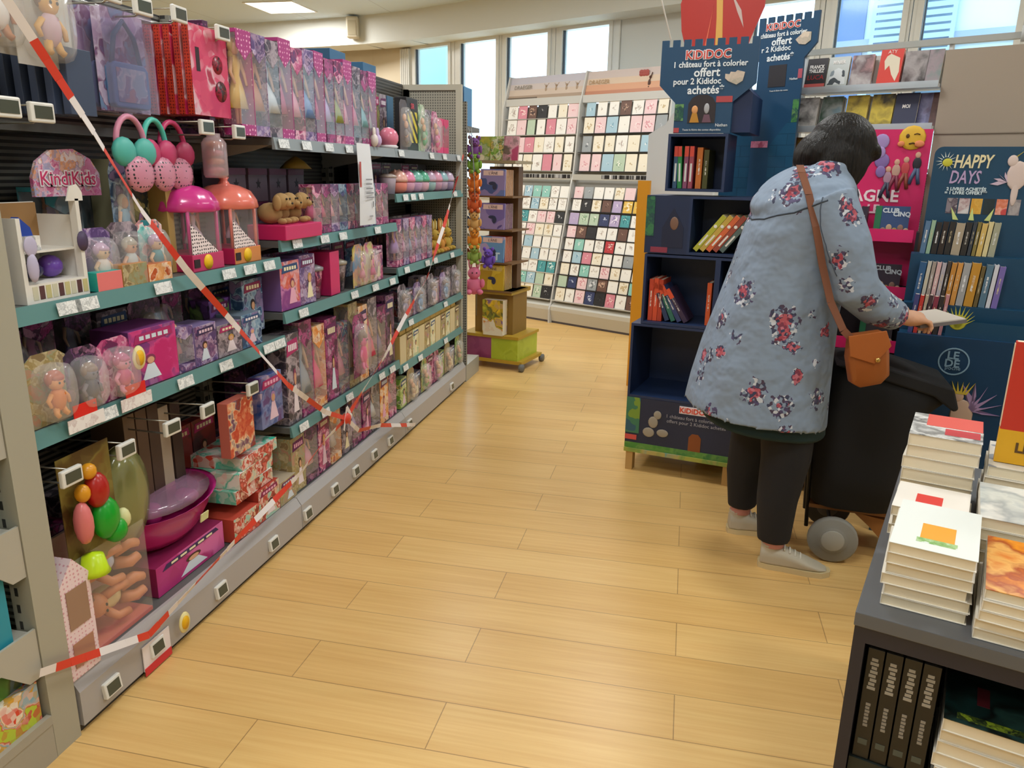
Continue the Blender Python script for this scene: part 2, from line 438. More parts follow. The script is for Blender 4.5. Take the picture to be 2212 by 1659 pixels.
# ------------------------------------------------------------------ toy gondola (faces +x, runs along y)
STEEL = mat('a9a69b', 0.42); STEELD = mat('6f6e69', 0.5); RAIL = mat('5f8c8a', 0.4); RAILG = mat('8f979a', 0.4); SHELF = mat('5f605e', 0.45)
YB = [1.44, 2.66, 3.88, 5.12]
XF = -1.48
levels = [[1.13, 0.83], [1.56, 1.19, 0.915, 0.45], [1.56, 1.335, 0.95, 0.65, 0.41]]
names = ['nearest to the red and white tape start', 'in the middle of the aisle', 'at the far end by the card racks']
for b in range(3):
    y0, y1 = YB[b], YB[b + 1]
    t = thing('shelving_bay', (-1.69, (y0 + y1) / 2, 0), 90); W = (y1 - y0) / 2 - .002
    # local: x along aisle, -y towards aisle (front at y=-.21)
    m = MB(); m.box(-W, W, -.2, .22, .03, .15); m.build('base_deck', SHELF, t)
    m = MB(); m.prism([(-.215, .02), (-.232, .02), (-.232, .12), (-.212, .152), (-.2, .152)], -W, W, axis='x'); m.build('kick_plate', mat('aeaaa8', 0.35), t)
    bx(-W, W, -.218, -.2, 0, .02).build('skirting', '3a3632', t)
    bx(-W, W, .19, .21, .15, 2.0 if b == 2 else 1.97).build('back_panel', perf('7d7b72' if b == 0 else '55544f', '2c2a27'), t)
    for xx in (-W, W - .03): bx(xx, xx + .03, .15, .189, .15, 1.97).build('upright', perf('8b897f', '2b2a28', 24), t)
    for z in levels[b]:
        s = bx(-W, W, -.2, .18, z - .025, z).build('shelf', SHELF, t)
        m = MB(); m.prism([(-.2, z + .003), (-.206, z + .003), (-.214, z - .04), (-.2, z - .04)], -W, W, axis='x')
        m.build('price_rail', RAILG if z > 1.5 else RAIL, s)
        for xx in (-W + .032, W - .036): MB().prism([(-.17, z - .025), (.18, z - .025), (.18, z - .1), (-.1, z - .045)], xx, xx + .004, axis='x').build('bracket', STEEL, s)
    if b == 0:
        bx(-W, W, .0, .18, 1.535, 1.56).build('shelf', SHELF, t)
        m = MB(); m.tube([(-W, -.02, 1.6), (W, -.02, 1.6)], .008); m.tube([(-W, .05, 1.9), (W, .05, 1.9)], .01)
        m.build('hook_bar', mat('9a9a96', 0.3, 0.6), t)
    if b == 2:
        m = MB(); m.box(W - .03, W, -.21, -.17, .15, 2.0); m.box(W - .03, W, .15, .19, .15, 2.0); m.box(W - .03, W, -.17, .15, 1.965, 2.0)
        m.build('end_frame', mat('b9b3a2', 0.4), t)
        bx(W - .018, W - .008, -.17, .15, .15, 1.965).build('end_panel', perf('a09b8c', '5a574f', 60), t)
    tag(t, 'grey metal shelving bay of toys, ' + names[b], 'shelving', 'toy aisle shelving bays')

# product builders (front faces -y, base z=0, centred on x)
def spine_hex(m):
    n = m.name.replace('paint_', '').split('.')[0]
    return n if len(n) == 6 and all(c in '0123456789abcdef' for c in n) else '6a6258'
SKIN = mat('e8b48e', 0.5)
FILM = film('ffffff', 0.84)
HAIRC = ['e0bf72', '5b3a24', '8a4a2c', '2b2019', 'd98ab8', 'b79be0']
def doll_mesh(h, dress, hair, skin=SKIN, y=0.0, wide=1.0, x=0.0):
    m = MB(); u = h
    for s in (-1, 1):
        m.tube([(x + s * .03 * u, y, .02 * u), (x + s * .035 * u, y, .3 * u), (x + s * .04 * u, y, .5 * u)], [.018 * u, .025 * u, .035 * u], 0, 6)
        m.tube([(x + s * .085 * u, y, .76 * u), (x + s * .14 * u, y - .02 * u, .6 * u), (x + s * .12 * u, y - .06 * u, .47 * u)], [.028 * u, .022 * u, .016 * u], 0, 6)
    m.lathe([(.17 * u * wide, .2 * u), (.12 * u * wide, .4 * u), (.055 * u, .58 * u), (.08 * u, .7 * u), (.06 * u, .79 * u), (.02 * u, .8 * u)], (x, y, 0), 10, 1, 1, .6)
    m.ell((x, y, .88 * u), (.062 * u, .06 * u, .085 * u), 0, 10, 6)
    m.ell((x, y + .02 * u, .9 * u), (.085 * u, .055 * u, .1 * u), 2, 10, 6)
    m.ell((x, y + .03 * u, .76 * u), (.09 * u, .035 * u, .15 * u), 2, 8, 5)
    return m
def doll_box(w, d, h, card, dress, hair, wide=1.0):
    def fn():
        t = thing('doll_box')
        m = MB(); m.box(-w / 2, w / 2, d - .004, d, 0, h, 0); m.box(-w / 2, w / 2, 0, d - .004, 0, .02 if h < .2 else .035, 0)
        m.box(-w / 2, w / 2, 0, d - .004, h - .012, h, 0)
        m.box(w / 2 - .003, w / 2, 0, d, .03, h - .012, 0)
        m.prism([(-w / 2, h - .012), (w / 2, h - .012), (w / 2, h - .05 * h / .3), (0, h - .085 * h / .3), (-w / 2, h - .05 * h / .3)], 0, .003, 0)
        m.build('carton', card, t)
        m = MB(); m.box(-w / 2 + .001, w / 2 - .003, 0.0005, 0.0015, .03, h - .013); m.box(-w / 2, -w / 2 + .001, .001, d - .004, .03, h - .013)
        m.build('window', FILM, t)
        m = doll_mesh(h * .85, 1, 2, y=d * .55, wide=wide); o = m.build('doll', [SKIN, dress, mat(hair)], t); o.location.z = .03
        return t
    return fn
def carton(w, d, h, front, side=None, name='toy_box', win=None, badge=None):
    def fn():
        t = thing(name)
        bx(-w / 2, w / 2, 0, d, 0, h, 0, front=1).build('carton', [side or front, front], t, bevel=.0015)
        if h >= .1 and w >= .07 and name == 'toy_box' and front.name.startswith('printed'):
            rnd = random.Random(int(w * 7919 + h * 4241 + d * 1237) + sum(map(ord, front.name)))
            pal = ['f0e4ea', 'e8c8d8', 'f4e8c0', 'd8e4f0', 'f0b0c8'] ; dk = ['6a2458', '3a2a58', '8a1c4c', '2a4a78', '5a3a2a', 'b02868']
            fg = MB(); cx = rnd.uniform(-.12, .12) * w; fh = h * rnd.uniform(.42, .55); z0 = h * .12
            fg.prism([(cx - .2 * w, z0), (cx + .2 * w, z0), (cx + .07 * w, z0 + fh * .62), (cx - .07 * w, z0 + fh * .62)], -.0012, -.0006, 0)
            fg.prism([(cx + .11 * w * math.cos(a), z0 + fh * .8 + fh * .2 * math.sin(a)) for a in [math.pi * q / 6 for q in range(12)]], -.0014, -.0008, 2)
            fg.prism([(cx + .075 * w * math.cos(a), z0 + fh * .76 + fh * .14 * math.sin(a)) for a in [math.pi * q / 6 for q in range(12)]], -.002, -.0014, 1)
            fg.build('picture', [mat(rnd.choice(pal)), mat('dba884'), mat(rnd.choice(['4a3020', 'c89a4a', '8a3a5a', '2a2028', 'b088b8']))], t)
            tb = MB(); tb.prism([(-w * .42, h * .76), (w * .42, h * .8), (w * .38, h * .94), (-w * .36, h * .92)], -.0016, -.0004, 0)
            for q in range(5): tb.box((-.3 + q * .13) * w, (-.21 + q * .13) * w, -.0022, -.0016, h * .815, h * .885, 1)
            tb.build('title_patch', [mat(rnd.choice(dk)), mat(rnd.choice(pal))], t)
        if win:
            a, b2, c2, d2 = win
            bx(-w / 2 + a * w, -w / 2 + b2 * w, -.001, .0, c2 * h, d2 * h).build('window', mat('6b5a4c', 0.15) if badge != 'dark' else mat('1d1a1e', 0.15), t)
        if badge and badge != 'dark':
            MB().lathe([(.001, -.0022), (w * .2, -.002), (w * .2, -.0005)], (0, 0, h * .75), 14, 0, axis='y').build('badge', badge, t)
        return t
    return fn
def blister(w, h, card, toy, kind='doll', toy2=None, bub='ffffff', name='toy_blister_pack'):
    def fn():
        t = thing(name)
        m = MB(); m.prism([(-w / 2, 0), (w / 2, 0), (w / 2, h * .9), (w * .3, h), (-w * .3, h), (-w / 2, h * .9)], 0, .002); m.build('card', card, t)
        bw, bh, bd = w * .42, h * .4, min(.045, w * .35)
        m = MB(); rr = []
        for k, (f, yy) in enumerate([(1, 0), (1, -bd * .7), (.8, -bd), (.05, -bd * 1.02)]):
            rr.append([(bw * f * math.copysign(abs(math.cos(a)) ** .6, math.cos(a)), yy, h * .45 + bh * f * math.copysign(abs(math.sin(a)) ** .6, math.sin(a))) for a in [2 * math.pi * (j + .5) / 16 for j in range(16)]])
        m.rings(rr, 0, caps=False); m.build('bubble', film(bub, 0.8), t)
        if kind == 'doll':
            o = doll_mesh(h * .62, 1, 2, y=-bd * .45, wide=1.2).build('toy', [SKIN, toy, mat(toy2 or 'e0bf72')], t); o.location.z = h * .1
        elif kind == 'blobs':
            m = MB(); rnd = random.Random(int(w * 1000))
            for q in range(9): m.ell((rnd.uniform(-.28, .28) * w, -bd * .4, h * rnd.uniform(.15, .75)), (w * .1, bd * .3, h * .08), q % 3, 8, 5)
            m.build('toy', [toy, toy2 or toy, SKIN], t)
        elif kind == 'round':
            m = MB(); u = w; yy = -bd * .5
            m.ell((0, yy, h * .36), (u * .17, bd * .38, h * .17), 0); m.ell((0, yy, h * .60), (u * .165, bd * .42, h * .12), 1)
            m.ell((0, yy + bd * .1, h * .64), (u * .2, bd * .4, h * .125), 2); m.ell((0, yy - bd * .1, h * .66), (u * .15, bd * .36, h * .06), 2)
            for s in (-1, 1):
                m.tube([(s * u * .13, yy, h * .44), (s * u * .24, yy, h * .36), (s * u * .22, yy - .006, h * .27)], [u * .05, u * .045, u * .035], 1, 6)
                m.tube([(s * u * .07, yy, h * .24), (s * u * .11, yy - .004, h * .16), (s * u * .12, yy - .012, h * .13)], [u * .065, u * .055, u * .05], 1, 6)
                m.ell((s * u * .06, yy - bd * .41, h * .6), (u * .022, .002, h * .018), 3)
            m.build('toy', [toy, toy2 or toy, mat({'e0b890': 'c8a0c0', 'd9a88a': 'd0c8b8', 'e89a50': 'b8501c', 'e890a8': 'c04878'}.get(spine_hex(toy2 or toy), '8a6a50')), mat('1d1712')], t)
        return t
    return fn
def dome_toy(col, pale):
    def fn():
        t = thing('doll_carousel')
        m = MB(); m.box(-.085, .085, 0, .15, 0, .055, 0, front=1); m.build('base', [mat('c22a5c', .35), mat(pale, .35)], t, bevel=.003)
        b = MB(); b.lathe([(.001, -.002), (.024, -.002), (.024, 0)], (-.005, 0, .028), 16, 0, axis='y'); b.build('price_sticker', 'f5c40c', t)
        m = MB()
        for sx, sy in ((-.075, .012), (.075, .012), (-.075, .138), (.075, .138)): m.tube([(sx, sy, .055), (sx, sy, .2)], .006)
        m.build('post', mat(col, .3), t)
        m = MB(); m.lathe([(.098, .185), (.108, .19), (.104, .215), (.085, .245), (.05, .262), (.02, .268), (.012, .28), (.018, .29), (.001, .296)], (0, .075, 0), 32, 0, wave=(12, .035))
        m.build('canopy', mat(col, .25, coat=.4), t)
        bx(-.082, .082, .004, .146, .055, .19).build('window', FILM, t)
        m = MB(); m.prism([(-.08, .055), (.06, .055), (-.08, .15)], .001, .003); m.build('printed_panel', dots('f6e6e6', '2a2226', 90, .28), t)
        o = doll_mesh(.15, 1, 2, y=.06, wide=1.8, x=.018).build('doll', [SKIN, mat('e9d2e4'), mat('6d3f8e')], t); o.location.z = .055
        return t
    return fn
def book(w, d, h, spine, cover=None, title=None, tcol='e8e4da'):
    """closed book standing, spine to the front"""
    def fn():
        t = thing('book')
        m = MB(); m.box(-w / 2, w / 2, 0, .002, 0, h); m.box(-w / 2, -w / 2 + .0015, .002, d, 0, h); m.box(w / 2 - .0015, w / 2, .002, d, 0, h); m.build('cover', spine, t)
        bx(-w / 2 + .0015, w / 2 - .0015, .002, d - .003, .003, h - .003).build('pages', 'e9e0cb', t)
        bx(-w * .13, w * .13, -.0008, 0, h * .34, h * .72).build('spine_title', art([tcol, spine_hex(spine), tcol, spine_hex(spine)], 130), t)
        return t
    return fn
def cover_book(w, t_, h, cover, spine='ddd6c6', name='book'):
    """closed book standing face out"""
    def fn():
        t = thing(name)
        m = MB(); m.box(-w / 2, w / 2, 0, .0015, 0, h); m.box(-w / 2, w / 2, t_ - .0015, t_, 0, h); m.box(-w / 2, -w / 2 + .0015, .0015, t_ - .0015, 0, h); m.build('cover', cover, t)
        bx(-w / 2 + .0015, w / 2 - .002, .0015, t_ - .0015, .002, h - .002).build('pages', 'e9e0cb', t)
        return t
    return fn

def put(t, y, z, x=-1.5, jit=2.0, tilt=0):
    t.location = (x, y, z); t.rotation_euler = (R(tilt), 0, R(90 + random.uniform(-jit, jit)))
    return t

def row(y, z, items, where, x=-1.5, gap=.006, group=None, jit=2.0):
    """items: (builder key, builder, width, description, category)"""
    for i, (k, fn, w, desc, cat) in enumerate(items):
        t = get(k, fn); y += w / 2
        put(t, y, z + .001, x, jit); y += w / 2 + gap
        tag(t, '%s, %s from left %s' % (desc, ORD[i], where), cat, group)
    return y

# artwork palettes
A_PINK = art(['6a2450', 'b23a70', 'd97aa0', 'e8bccb', '9a3068', '5a3a6c'], 40)
A_MAG = art(['4c1a40', '8c2a66', 'b8508a', '3c1c3c', 'c08aa8'], 45)
A_LILAC = art(['5c4478', '8f76a8', 'c8b4cc', '8a5a84', '4a3a68', 'a88aa8'], 40)
A_TEAL = art(['2f9c9c', '7fd0c8', 'e8f2ee', 'f09a9a', '1f7c84'], 35)
A_RED = art(['c23a28', 'e8dcd0', 'd9584a', '8c2a22', 'efc7a8', '9fd0c0'], 35)
A_CREAM = art(['8a7450', 'c8b890', 'a08850', '9aa080', 'b88a70'], 45)
A_BLUE = art(['2c4a70', '6a90b0', 'a8bccc', '24406c', '8878a0'], 35)
A_DARK = art(['2c2430', '4c3450', '7a4a78', '1b1820', 'a06a8a'], 40)
A_GREY = art(['4a4450', '8a8088', 'b8a8b0', '6c5a68', '3c3640'], 40)
A_GREEN = art(['6f9c3a', 'b7c76a', 'e3dfc0', '3f6c34', 'd7b66a'], 40)
A_MULTI = art(['8c3a34', 'b8a898', '3f6c80', '4a3a44', '7a5a80', 'b87a88', '3f3540'], 45)
A_WHITE = art(['efecea', 'f5f1ee', 'd9d4e2', 'e9e6e2', '8f86b8'], 22)
A_ORANGE = art(['e0853a', 'f0b070', 'f5dcc0', 'c25a2a'], 45)
M_ = mat

# --- bay 1, middle shelf (z 1.13)
def counter_box():
    t = thing('display_box')
    m = MB(); m.box(-.1, .1, .0, .14, 0, .045); m.box(-.1, -.088, 0, .02, .045, .2); m.box(.088, .1, 0, .02, .045, .24)
    m.box(-.1, .1, .136, .14, 0, .23); m.box(-.1, -.097, .02, .14, .045, .2); m.box(.097, .1, .02, .14, .045, .2); m.box(-.097, .097, .02, .136, .115, .12)
    m.prism([(.06, .235), (.115, .235), (.115, .255), (.1, .275), (.075, .27)], 0, .003); m.build('carton', ['e7e3da'], t)
    bx(-.097, .097, .128, .1355, .121, .228).build('back_card', 'a1794a', t)
    m = MB()
    for k in range(9): m.box(-.08 + k * .02, -.065 + k * .02, -.001, 0, .008, .04, k % 3)
    m.build('printed_bottles', ['cfcab0', '5c3a3a', 'c9bf86'], t)
    m = MB(); m.ell((.045, .06, .075), (.03, .03, .028)); m.build('purple_toy', mat('6a46a8', .25), t)
    m = MB(); m.ell((-.02, .06, .07), (.035, .03, .02)); m.build('dark_toy', mat('2a2548', .25), t)
    m = MB(); m.prism([(-.075, .17), (-.05, .2), (-.02, .175), (-.01, .14), (-.03, .125), (-.05, .15)], .04, .06); m.build('blue_gem', mat('3450a8', .2), t)
    bx(-.05, -.005, .03, .05, .121, .155).build('small_card', art(['e9e6e2', 'f1efe9', '8b8f9a'], 60), t)
    m = MB(); m.lathe([(.001, -.002), (.018, -.002), (.018, 0)], (.095, -.001, .135), 16, 0, 1, 1.4, axis='y'); m.build('oval_badge', '4c3c5e', t)
    m = MB(); m.ell((-.072, -.003, .085), (.016, .008, .035), 0); m.ell((-.072, -.004, .135), (.02, .003, .024), 0); m.build('printed_figure', 'bdb6d0', t)
    return t
t = get('counter', counter_box); put(t, 1.605, 1.131, -1.5, 0); tag(t, 'white cardboard counter display with blue gem and purple toys beside the grey post', 'display box')
t = get('kindi', lambda: (lambda t: (MB().prism([(-.12, 0), (.12, 0), (.12, .06), (.09, .1), (.03, .125), (-.05, .12), (-.1, .09), (-.12, .05)], 0, .01).build('arched_card', art(['d98ab0', 'c65a8a', 'f0c7d3', 'a0a6cc', 'e8a070', 'efe0e4'], 50), t), t)[1])(thing('header_card')))
put(t, 1.86, 1.37, -1.66, 0); text('KindiKids', .052, mat('f7e8ee'), t, (0, -.002, .03), off=.004); text('KindiKids', .052, mat('d3386c'), t, (0, -.003, .03))
tag(t, 'arched pink header card of a doll line above the white counter display', 'header card')
for k, (yy, col, desc) in enumerate([(1.8, 'e0853a', 'orange haired'), (2.0, '7fc3d6', 'blue haired'), (2.06, '4a4060', 'dark haired')]):
    t = get(('bigdoll', k), doll_box(.13, .09, .26, art(['8fa9b4', 'a9b6ba', '7d8a92', '3f9ca0'], 18), mat(['b86a9a', '4fb0b8', '6a5a90'][k]), col, 1.4)); put(t, yy + .1, 1.131, -1.72)
    tag(t, '%s doll in a grey and teal box behind the bubble toys' % desc, 'doll')
row(1.735, 1.131, [
    (('bub', 0), blister(.12, .16, A_LILAC, mat('e7d9d0'), 'round', mat('e0b890')), .105, 'clear bubble doll pack with pale toy', 'toy'),
    (('bub', 1), blister(.12, .17, A_GREY, mat('c7d0d0'), 'round', mat('d9a88a')), .105, 'clear bubble doll pack with grey toy', 'toy'),
    (('bub', 2), blister(.12, .17, A_TEAL, mat('3f8f96'), 'round', mat('e0b890')), .105, 'clear bubble doll pack with teal toy', 'toy')], 'beside the white counter display', x=-1.54)
row(1.72, 1.131, [
    (('tub', 0), carton(.09, .04, .05, mat('e87a78'), mat('2aa79c')), .09, 'coral and teal open toy tray', 'toy tray'),
    (('tub', 1), carton(.1, .04, .06, A_CREAM, mat('c9884a')), .1, 'low printed toy box with small figures', 'toy box'),
    (('tub', 2), carton(.1, .05, .05, A_ORANGE, mat('d87a44')), .1, 'low orange toy box', 'toy box')], 'on the upper first shelf', x=-1.485)
for k, (yy, c1, c2, d) in enumerate([(2.235, 'd83a90', 'c93a6a', 'hot pink'), (2.47, 'ee8070', 'd98a4a', 'coral')]):
    t = get(('dome', k), dome_toy(c1, c2)); put(t, yy, 1.131, -1.5, 0); tag(t, '%s scalloped dome carousel toy with a doll inside' % d, 'toy', 'dome carousel toys')
    MB().prism([(0, 0), (.03, 0), (.03, .026), (0, .026)], -.002, 0).build('logo_patch', mat('2b1d22'), t).location = (-.08, 0, .014)
t = get('tall1', carton(.1, .12, .34, art(['b9a86a', '5c5540', '2f3a4a', '3f4a3a', 'd6c98a', '4a3a3a'], 22), M_('8f8a6a'), 'toy_box')); put(t, 2.08, 1.131, -1.62); tag(t, 'tall narrow toy box with yellow animal picture left of the pink dome toy', 'toy box')
t = get('tall2', blister(.07, .34, A_BLUE, mat('9fc3d6'), 'doll', 'e8d8c0')); put(t, 1.98, 1.131, -1.6); tag(t, 'tall pale blue doll pack behind the tape', 'doll')
t = get('tall3', carton(.03, .1, .35, mat('b99a5a'), M_('a8884c'), 'toy_box')); put(t, 2.145, 1.131, -1.56); tag(t, 'thin gold edged toy box next to the pink dome toy', 'toy box')

# headbands and small backpacks hanging
def headband(c1, c2):
    def fn():
        t = thing('ear_headband')
        m = MB(); m.tube([(-.06 * math.cos(a), 0, .07 + .075 * math.sin(a)) for a in [math.pi * k / 12 for k in range(13)]], .008, 0, 8); m.build('hoop', mat(c1, .4), t)
        for s in (-1, 1):
            MB().ell((s * .045, -.01, .05), (.045, .02, .04)).build('ear', mat(c2, .5), t)
        m = MB(); m.ell((0, -.02, -.01), (.06, .02, .05)); m.build('dotted_bow', dots('d08aa0', '2a2a30', 90, .32), t)
        return t
    return fn
for k, (yy, c1, c2, d) in enumerate([(1.96, 'd58aa4', '4fb0a4', 'pink hoop and teal ears'), (2.09, '4fc0ae', 'c23a6a', 'teal hoop and crimson ears'), (2.2, 'c23a6a', 'a02850', 'crimson hoop and dark ears')]):
    t = get(('hb', k), headband(c1, c2)); put(t, yy, 1.44, -1.53 - .02 * k, 8); tag(t, 'hanging ear headband with %s' % d, 'headband', 'hanging headbands')
def clearjar():
    t = thing('clear_tube')
    m = MB(); m.lathe([(.035, 0), (.04, .01), (.04, .11), (.03, .125), (.022, .128), (.022, .14), (.001, .14)], n=16); m.build('tube', film('f0d8dc', .62), t)
    m = MB()
    for q in range(4): m.ell((0, 0, .025 + q * .027), (.03, .03, .012), q % 2)
    m.build('beads', ['c98a98', 'c9955a'], t); return t
t = get('jar', clearjar); put(t, 2.36, 1.42, -1.53); tag(t, 'clear plastic tube of pink pieces above the pink dome toy', 'toy tube')

# wire hooks carrying electronic price displays
def esl(w=.062, h=.042):
    def fn():
        t = thing('price_display')
        bx(-w / 2, w / 2, -.014, 0, 0, h).build('body', mat('e4e2da', .35), t, bevel=.003)
        bx(-w / 2 + .008, w / 2 - .008, -.0148, -.0138, .006, h - .008).build('screen', mat('4b5044', .25), t)
        return t
    return fn
def hook(L=.28):
    def fn():
        t = thing('shelf_hook')
        m = MB(); m.tube([(0, L, 0), (0, .02, .0), (0, 0, .012)], .0028, 0, 6); m.tube([(.0, L, .035), (.0, 0, .04)], .0022, 0, 6); m.build('wire', mat('a8a69c', .3, .7), t)
        b = bx(-.034, .034, -.014, 0, .0, .045).build('price_display', mat('e4e2da', .35), t, bevel=.004)
        bx(-.024, .026, -.0152, -.0138, .009, .037).build('screen', mat('4a4f43', .25), b)
        return t
    return fn
for k, (yy, zz, xx) in enumerate([(1.90, 1.86, -1.5), (2.02, 1.85, -1.5), (2.18, 1.86, -1.5), (2.40, 1.845, -1.5), (1.595, 1.545, -1.48), (1.50, 1.55, -1.48), (2.24, 1.55, -1.48), (2.42, 1.545, -1.48)]):
    t = get('hook', hook()); put(t, yy, zz, xx, 3)
    tag(t, 'wire hook with white price display, %s from left on the %s bar' % (ORD[k if k < 4 else {4: 1, 5: 0, 6: 2, 7: 3}[k]], 'upper' if k < 4 else 'lower'), 'price display', 'hooks with price displays')

# bags and accessory sets on hooks, six deep
def bagset(body, card):
    def fn():
        t = thing('toy_bag_set')
        m = MB(); m.prism([(-.1, .0), (.1, 0), (.1, .26), (.06, .27), (-.06, .27), (-.1, .26)], .004, .006); m.build('card', card, t)
        m = MB(); m.prism([(-.075, .02), (-.065, .01), (.065, .01), (.075, .02), (.075, .115), (.06, .13), (-.06, .13), (-.075, .115)], -.022, .003); m.build('bag', mat(body, .45), t, bevel=.004)
        bx(-.06, .06, -.0235, -.022, .025, .115).build('picture', art(['9fc3cf', 'c7d8dc', '8a9ab8', 'b7a0a8'], 30), t)
        m = MB(); m.tube([(-.06, -.01, .12), (-.04, -.01, .2), (0, -.01, .24), (.04, -.01, .2), (.06, -.01, .12)], .007, 0, 6); m.build('strap', mat('5f7f9a', .5), t)
        bx(-.102, .102, -.026, -.0255, .0, .265).build('clear_sleeve', film('e8e0ea', .86), t)
        return t
    return fn
for k in range(4):
    t = get('bagset', bagset('6c9cc4', art(['b8a0c0', 'd8cfe0', '8a5a80', '7d9cc0'], 25))); put(t, 2.03 - .02 * k, 1.60, -1.58 - .045 * k, 1)
    tag(t, 'pale blue toy handbag set in a clear sleeve, %s' % ['front one on its hook', 'second from the front on its hook', 'third from the front on its hook', 'rearmost on its hook'][k], 'toy handbag', 'blue handbag sets')
for k in range(6):
    t = get('denim', carton(.09, .022, .16, mat('3a465e', .5), mat('465068'), 'hanging_bag')); put(t, 1.80 - .006 * k, 1.575, -1.53 - .04 * k, 1)
    tag(t, 'dark blue fabric pouch hanging under the clear doll packs, %s' % (['frontmost of its hook', 'second in depth', 'third in depth', 'fourth in depth', 'fifth in depth', 'rearmost of its hook'][k]), 'pouch', 'dark blue pouches')
for k, (yy, zz, xx, c) in enumerate([(1.72, 1.68, -1.55, 'd9a24a'), (1.60, 1.70, -1.58, 'c98a5a'), (1.84, 1.66, -1.66, '8a5a50')]):
    t = get(('pk', k), blister(.17, .24, film('f0ece4', .55), mat(['c9a6b0', 'e7e0d8', '6a4a70'][k]), 'round', mat(c), name='clear_doll_pack')); put(t, yy, zz, xx, 4)
    tag(t, 'clear hanging pack with %s head at the top left' % ['a golden haired doll', 'a tan haired doll', 'a brown haired doll'][k], 'doll')
t = get('pinkcard', blister(.15, .25, art(['c23a72', 'd98aa8', 'b0607a', 'e6b6c0'], 25), mat('8a4a6a'), 'round', mat('7a3a5a'))); put(t, 2.14, 1.61, -1.66, 1); tag(t, 'tall pink accessory card just left of the red dotted boxes', 'toy')
for k in range(6):
    def mk():
        t = thing('dotted_box')
        bx(-.1, .1, .002, .024, 0, .265, 0).build('box', [dots('c23a22', '7c1c14', 110, .33)], t)
        bx(-.1, .1, 0, .002, 0, .265).build('front_print', art(['c8285a', 'd9486a', 'e7c0c8', 'b0203f'], 14), t)
        m = MB(); m.lathe([(.001, -.001), (.032, -.001), (.032, 0)], (.05, -.0005, .08), 16, 0, axis='y'); m.lathe([(.001, -.001), (.028, -.001), (.028, 0)], (.04, -.0005, .16), 16, 0, axis='y'); m.build('watch_picture', art(['2a1418', 'b0203f', '3a2a2e'], 90), t)
        bx(-.075, -.055, -.0005, 0, .13, .2).build('black_strip', '2a0f14', t)
        return t
    t = get('dotbox', mk); put(t, 2.36 - .002 * k, 1.612, -1.52 - .031 * k, .5)
    tag(t, 'red dotted toy box hanging in a line, %s' % ['with its pink front showing', 'second in depth', 'third in depth', 'fourth in depth', 'fifth in depth', 'deepest at the left'][k], 'toy box', 'red dotted boxes')

# --- bay 1, lower shelf (z .83)
row(1.47, .831, [
    (('s5', 0), blister(.13, .18, A_CREAM, mat('df7f30'), 'round', mat('e89a50')), .12, 'bubble pack with an orange toy', 'toy'),
    (('s5', 1), blister(.12, .17, A_DARK, mat('4a4250'), 'round', mat('7a707a')), .1, 'dark round toy pack', 'toy'),
    (('s5', 2), blister(.13, .17, A_PINK, mat('d0487a'), 'round', mat('e890a8')), .12, 'bubble pack with a pink toy', 'toy'),
    (('s5', 3), carton(.2, .13, .17, art(['c82a72', 'd84a8a', '7a3a80', 'e8a0c0'], 14), M_('7a3a78')), .2, 'wide magenta toy box', 'toy box'),
    (('s5', 4), doll_box(.08, .06, .14, A_LILAC, mat('d98a9a'), 'c99a6a'), .08, 'small doll box with pink dress', 'doll'),
    (('s5', 5), carton(.12, .1, .13, A_LILAC, M_('8a78a8')), .12, 'lilac printed toy box', 'toy box'),
    (('s5', 6), carton(.14, .1, .11, A_GREY, M_('7a6a88')), .14, 'grey and mauve printed toy box', 'toy box'),
    (('s5', 7), carton(.13, .1, .12, A_BLUE, M_('6a7a88')), .13, 'blue printed toy box', 'toy box')], 'on the lower first shelf')
row(1.50, .831, [
    (('s5b', k), [blister(.16, .22, A_DARK, mat('6a6068'), 'round', mat('9a9088')), doll_box(.1, .06, .22, A_MAG, mat('c05a9a'), '3a2a48'), doll_box(.1, .06, .22, A_DARK, mat('4a4a90'), '7a5a90'), carton(.14, .08, .2, A_GREY)][k % 4], .135,
     ['dark round pack', 'magenta doll box', 'dark doll box', 'grey printed box'][k % 4] + ' in the back row', 'toy') for k in range(8)], 'on the lower first shelf', x=-1.68)
# yellow oval tag and big red labels on shelf edges
def oval_tag():
    t = thing('shelf_tag'); MB().lathe([(.001, -.004), (.024, -.004), (.026, 0), (.001, 0)], (0, 0, 0), 20, 0, 1, 1.35, axis='y').build('disc', 'efe2a0', t)
    MB().lathe([(.001, -.006), (.017, -.006), (.017, -.004)], (0, 0, 0), 20, 0, 1, 1.3, axis='y').build('yellow_center', 'f0b80a', t); return t
t = get('oval', oval_tag); put(t, 1.82, .935, -1.47, 0); tag(t, 'yellow oval shelf tag in front of the magenta box', 'shelf tag')
t = get('oval', oval_tag); put(t, 1.845, .085, -1.435, 0); tag(t, 'yellow oval tag on the base strip near the baby dolls', 'shelf tag')
def promo():
    t = thing('promo_label'); bx(-.062, .062, -.002, 0, 0, .035).build('white_strip', art(['f3eeec', 'f3eeec', 'd8c8c8', 'f3eeec'], 70), t)
    m = MB(); m.box(-.04, .04, -.002, 0, .035, .068); m.build('red_tab', 'e0241c', t); return t
for yy, w in ((1.60, 'lower left one'), (1.79, 'beside the pink bubble pack')):
    t = get('promo', promo); put(t, yy, .8, -1.468, 0); tag(t, 'red and white promotion label on the shelf edge, ' + w, 'price label', 'promotion labels')

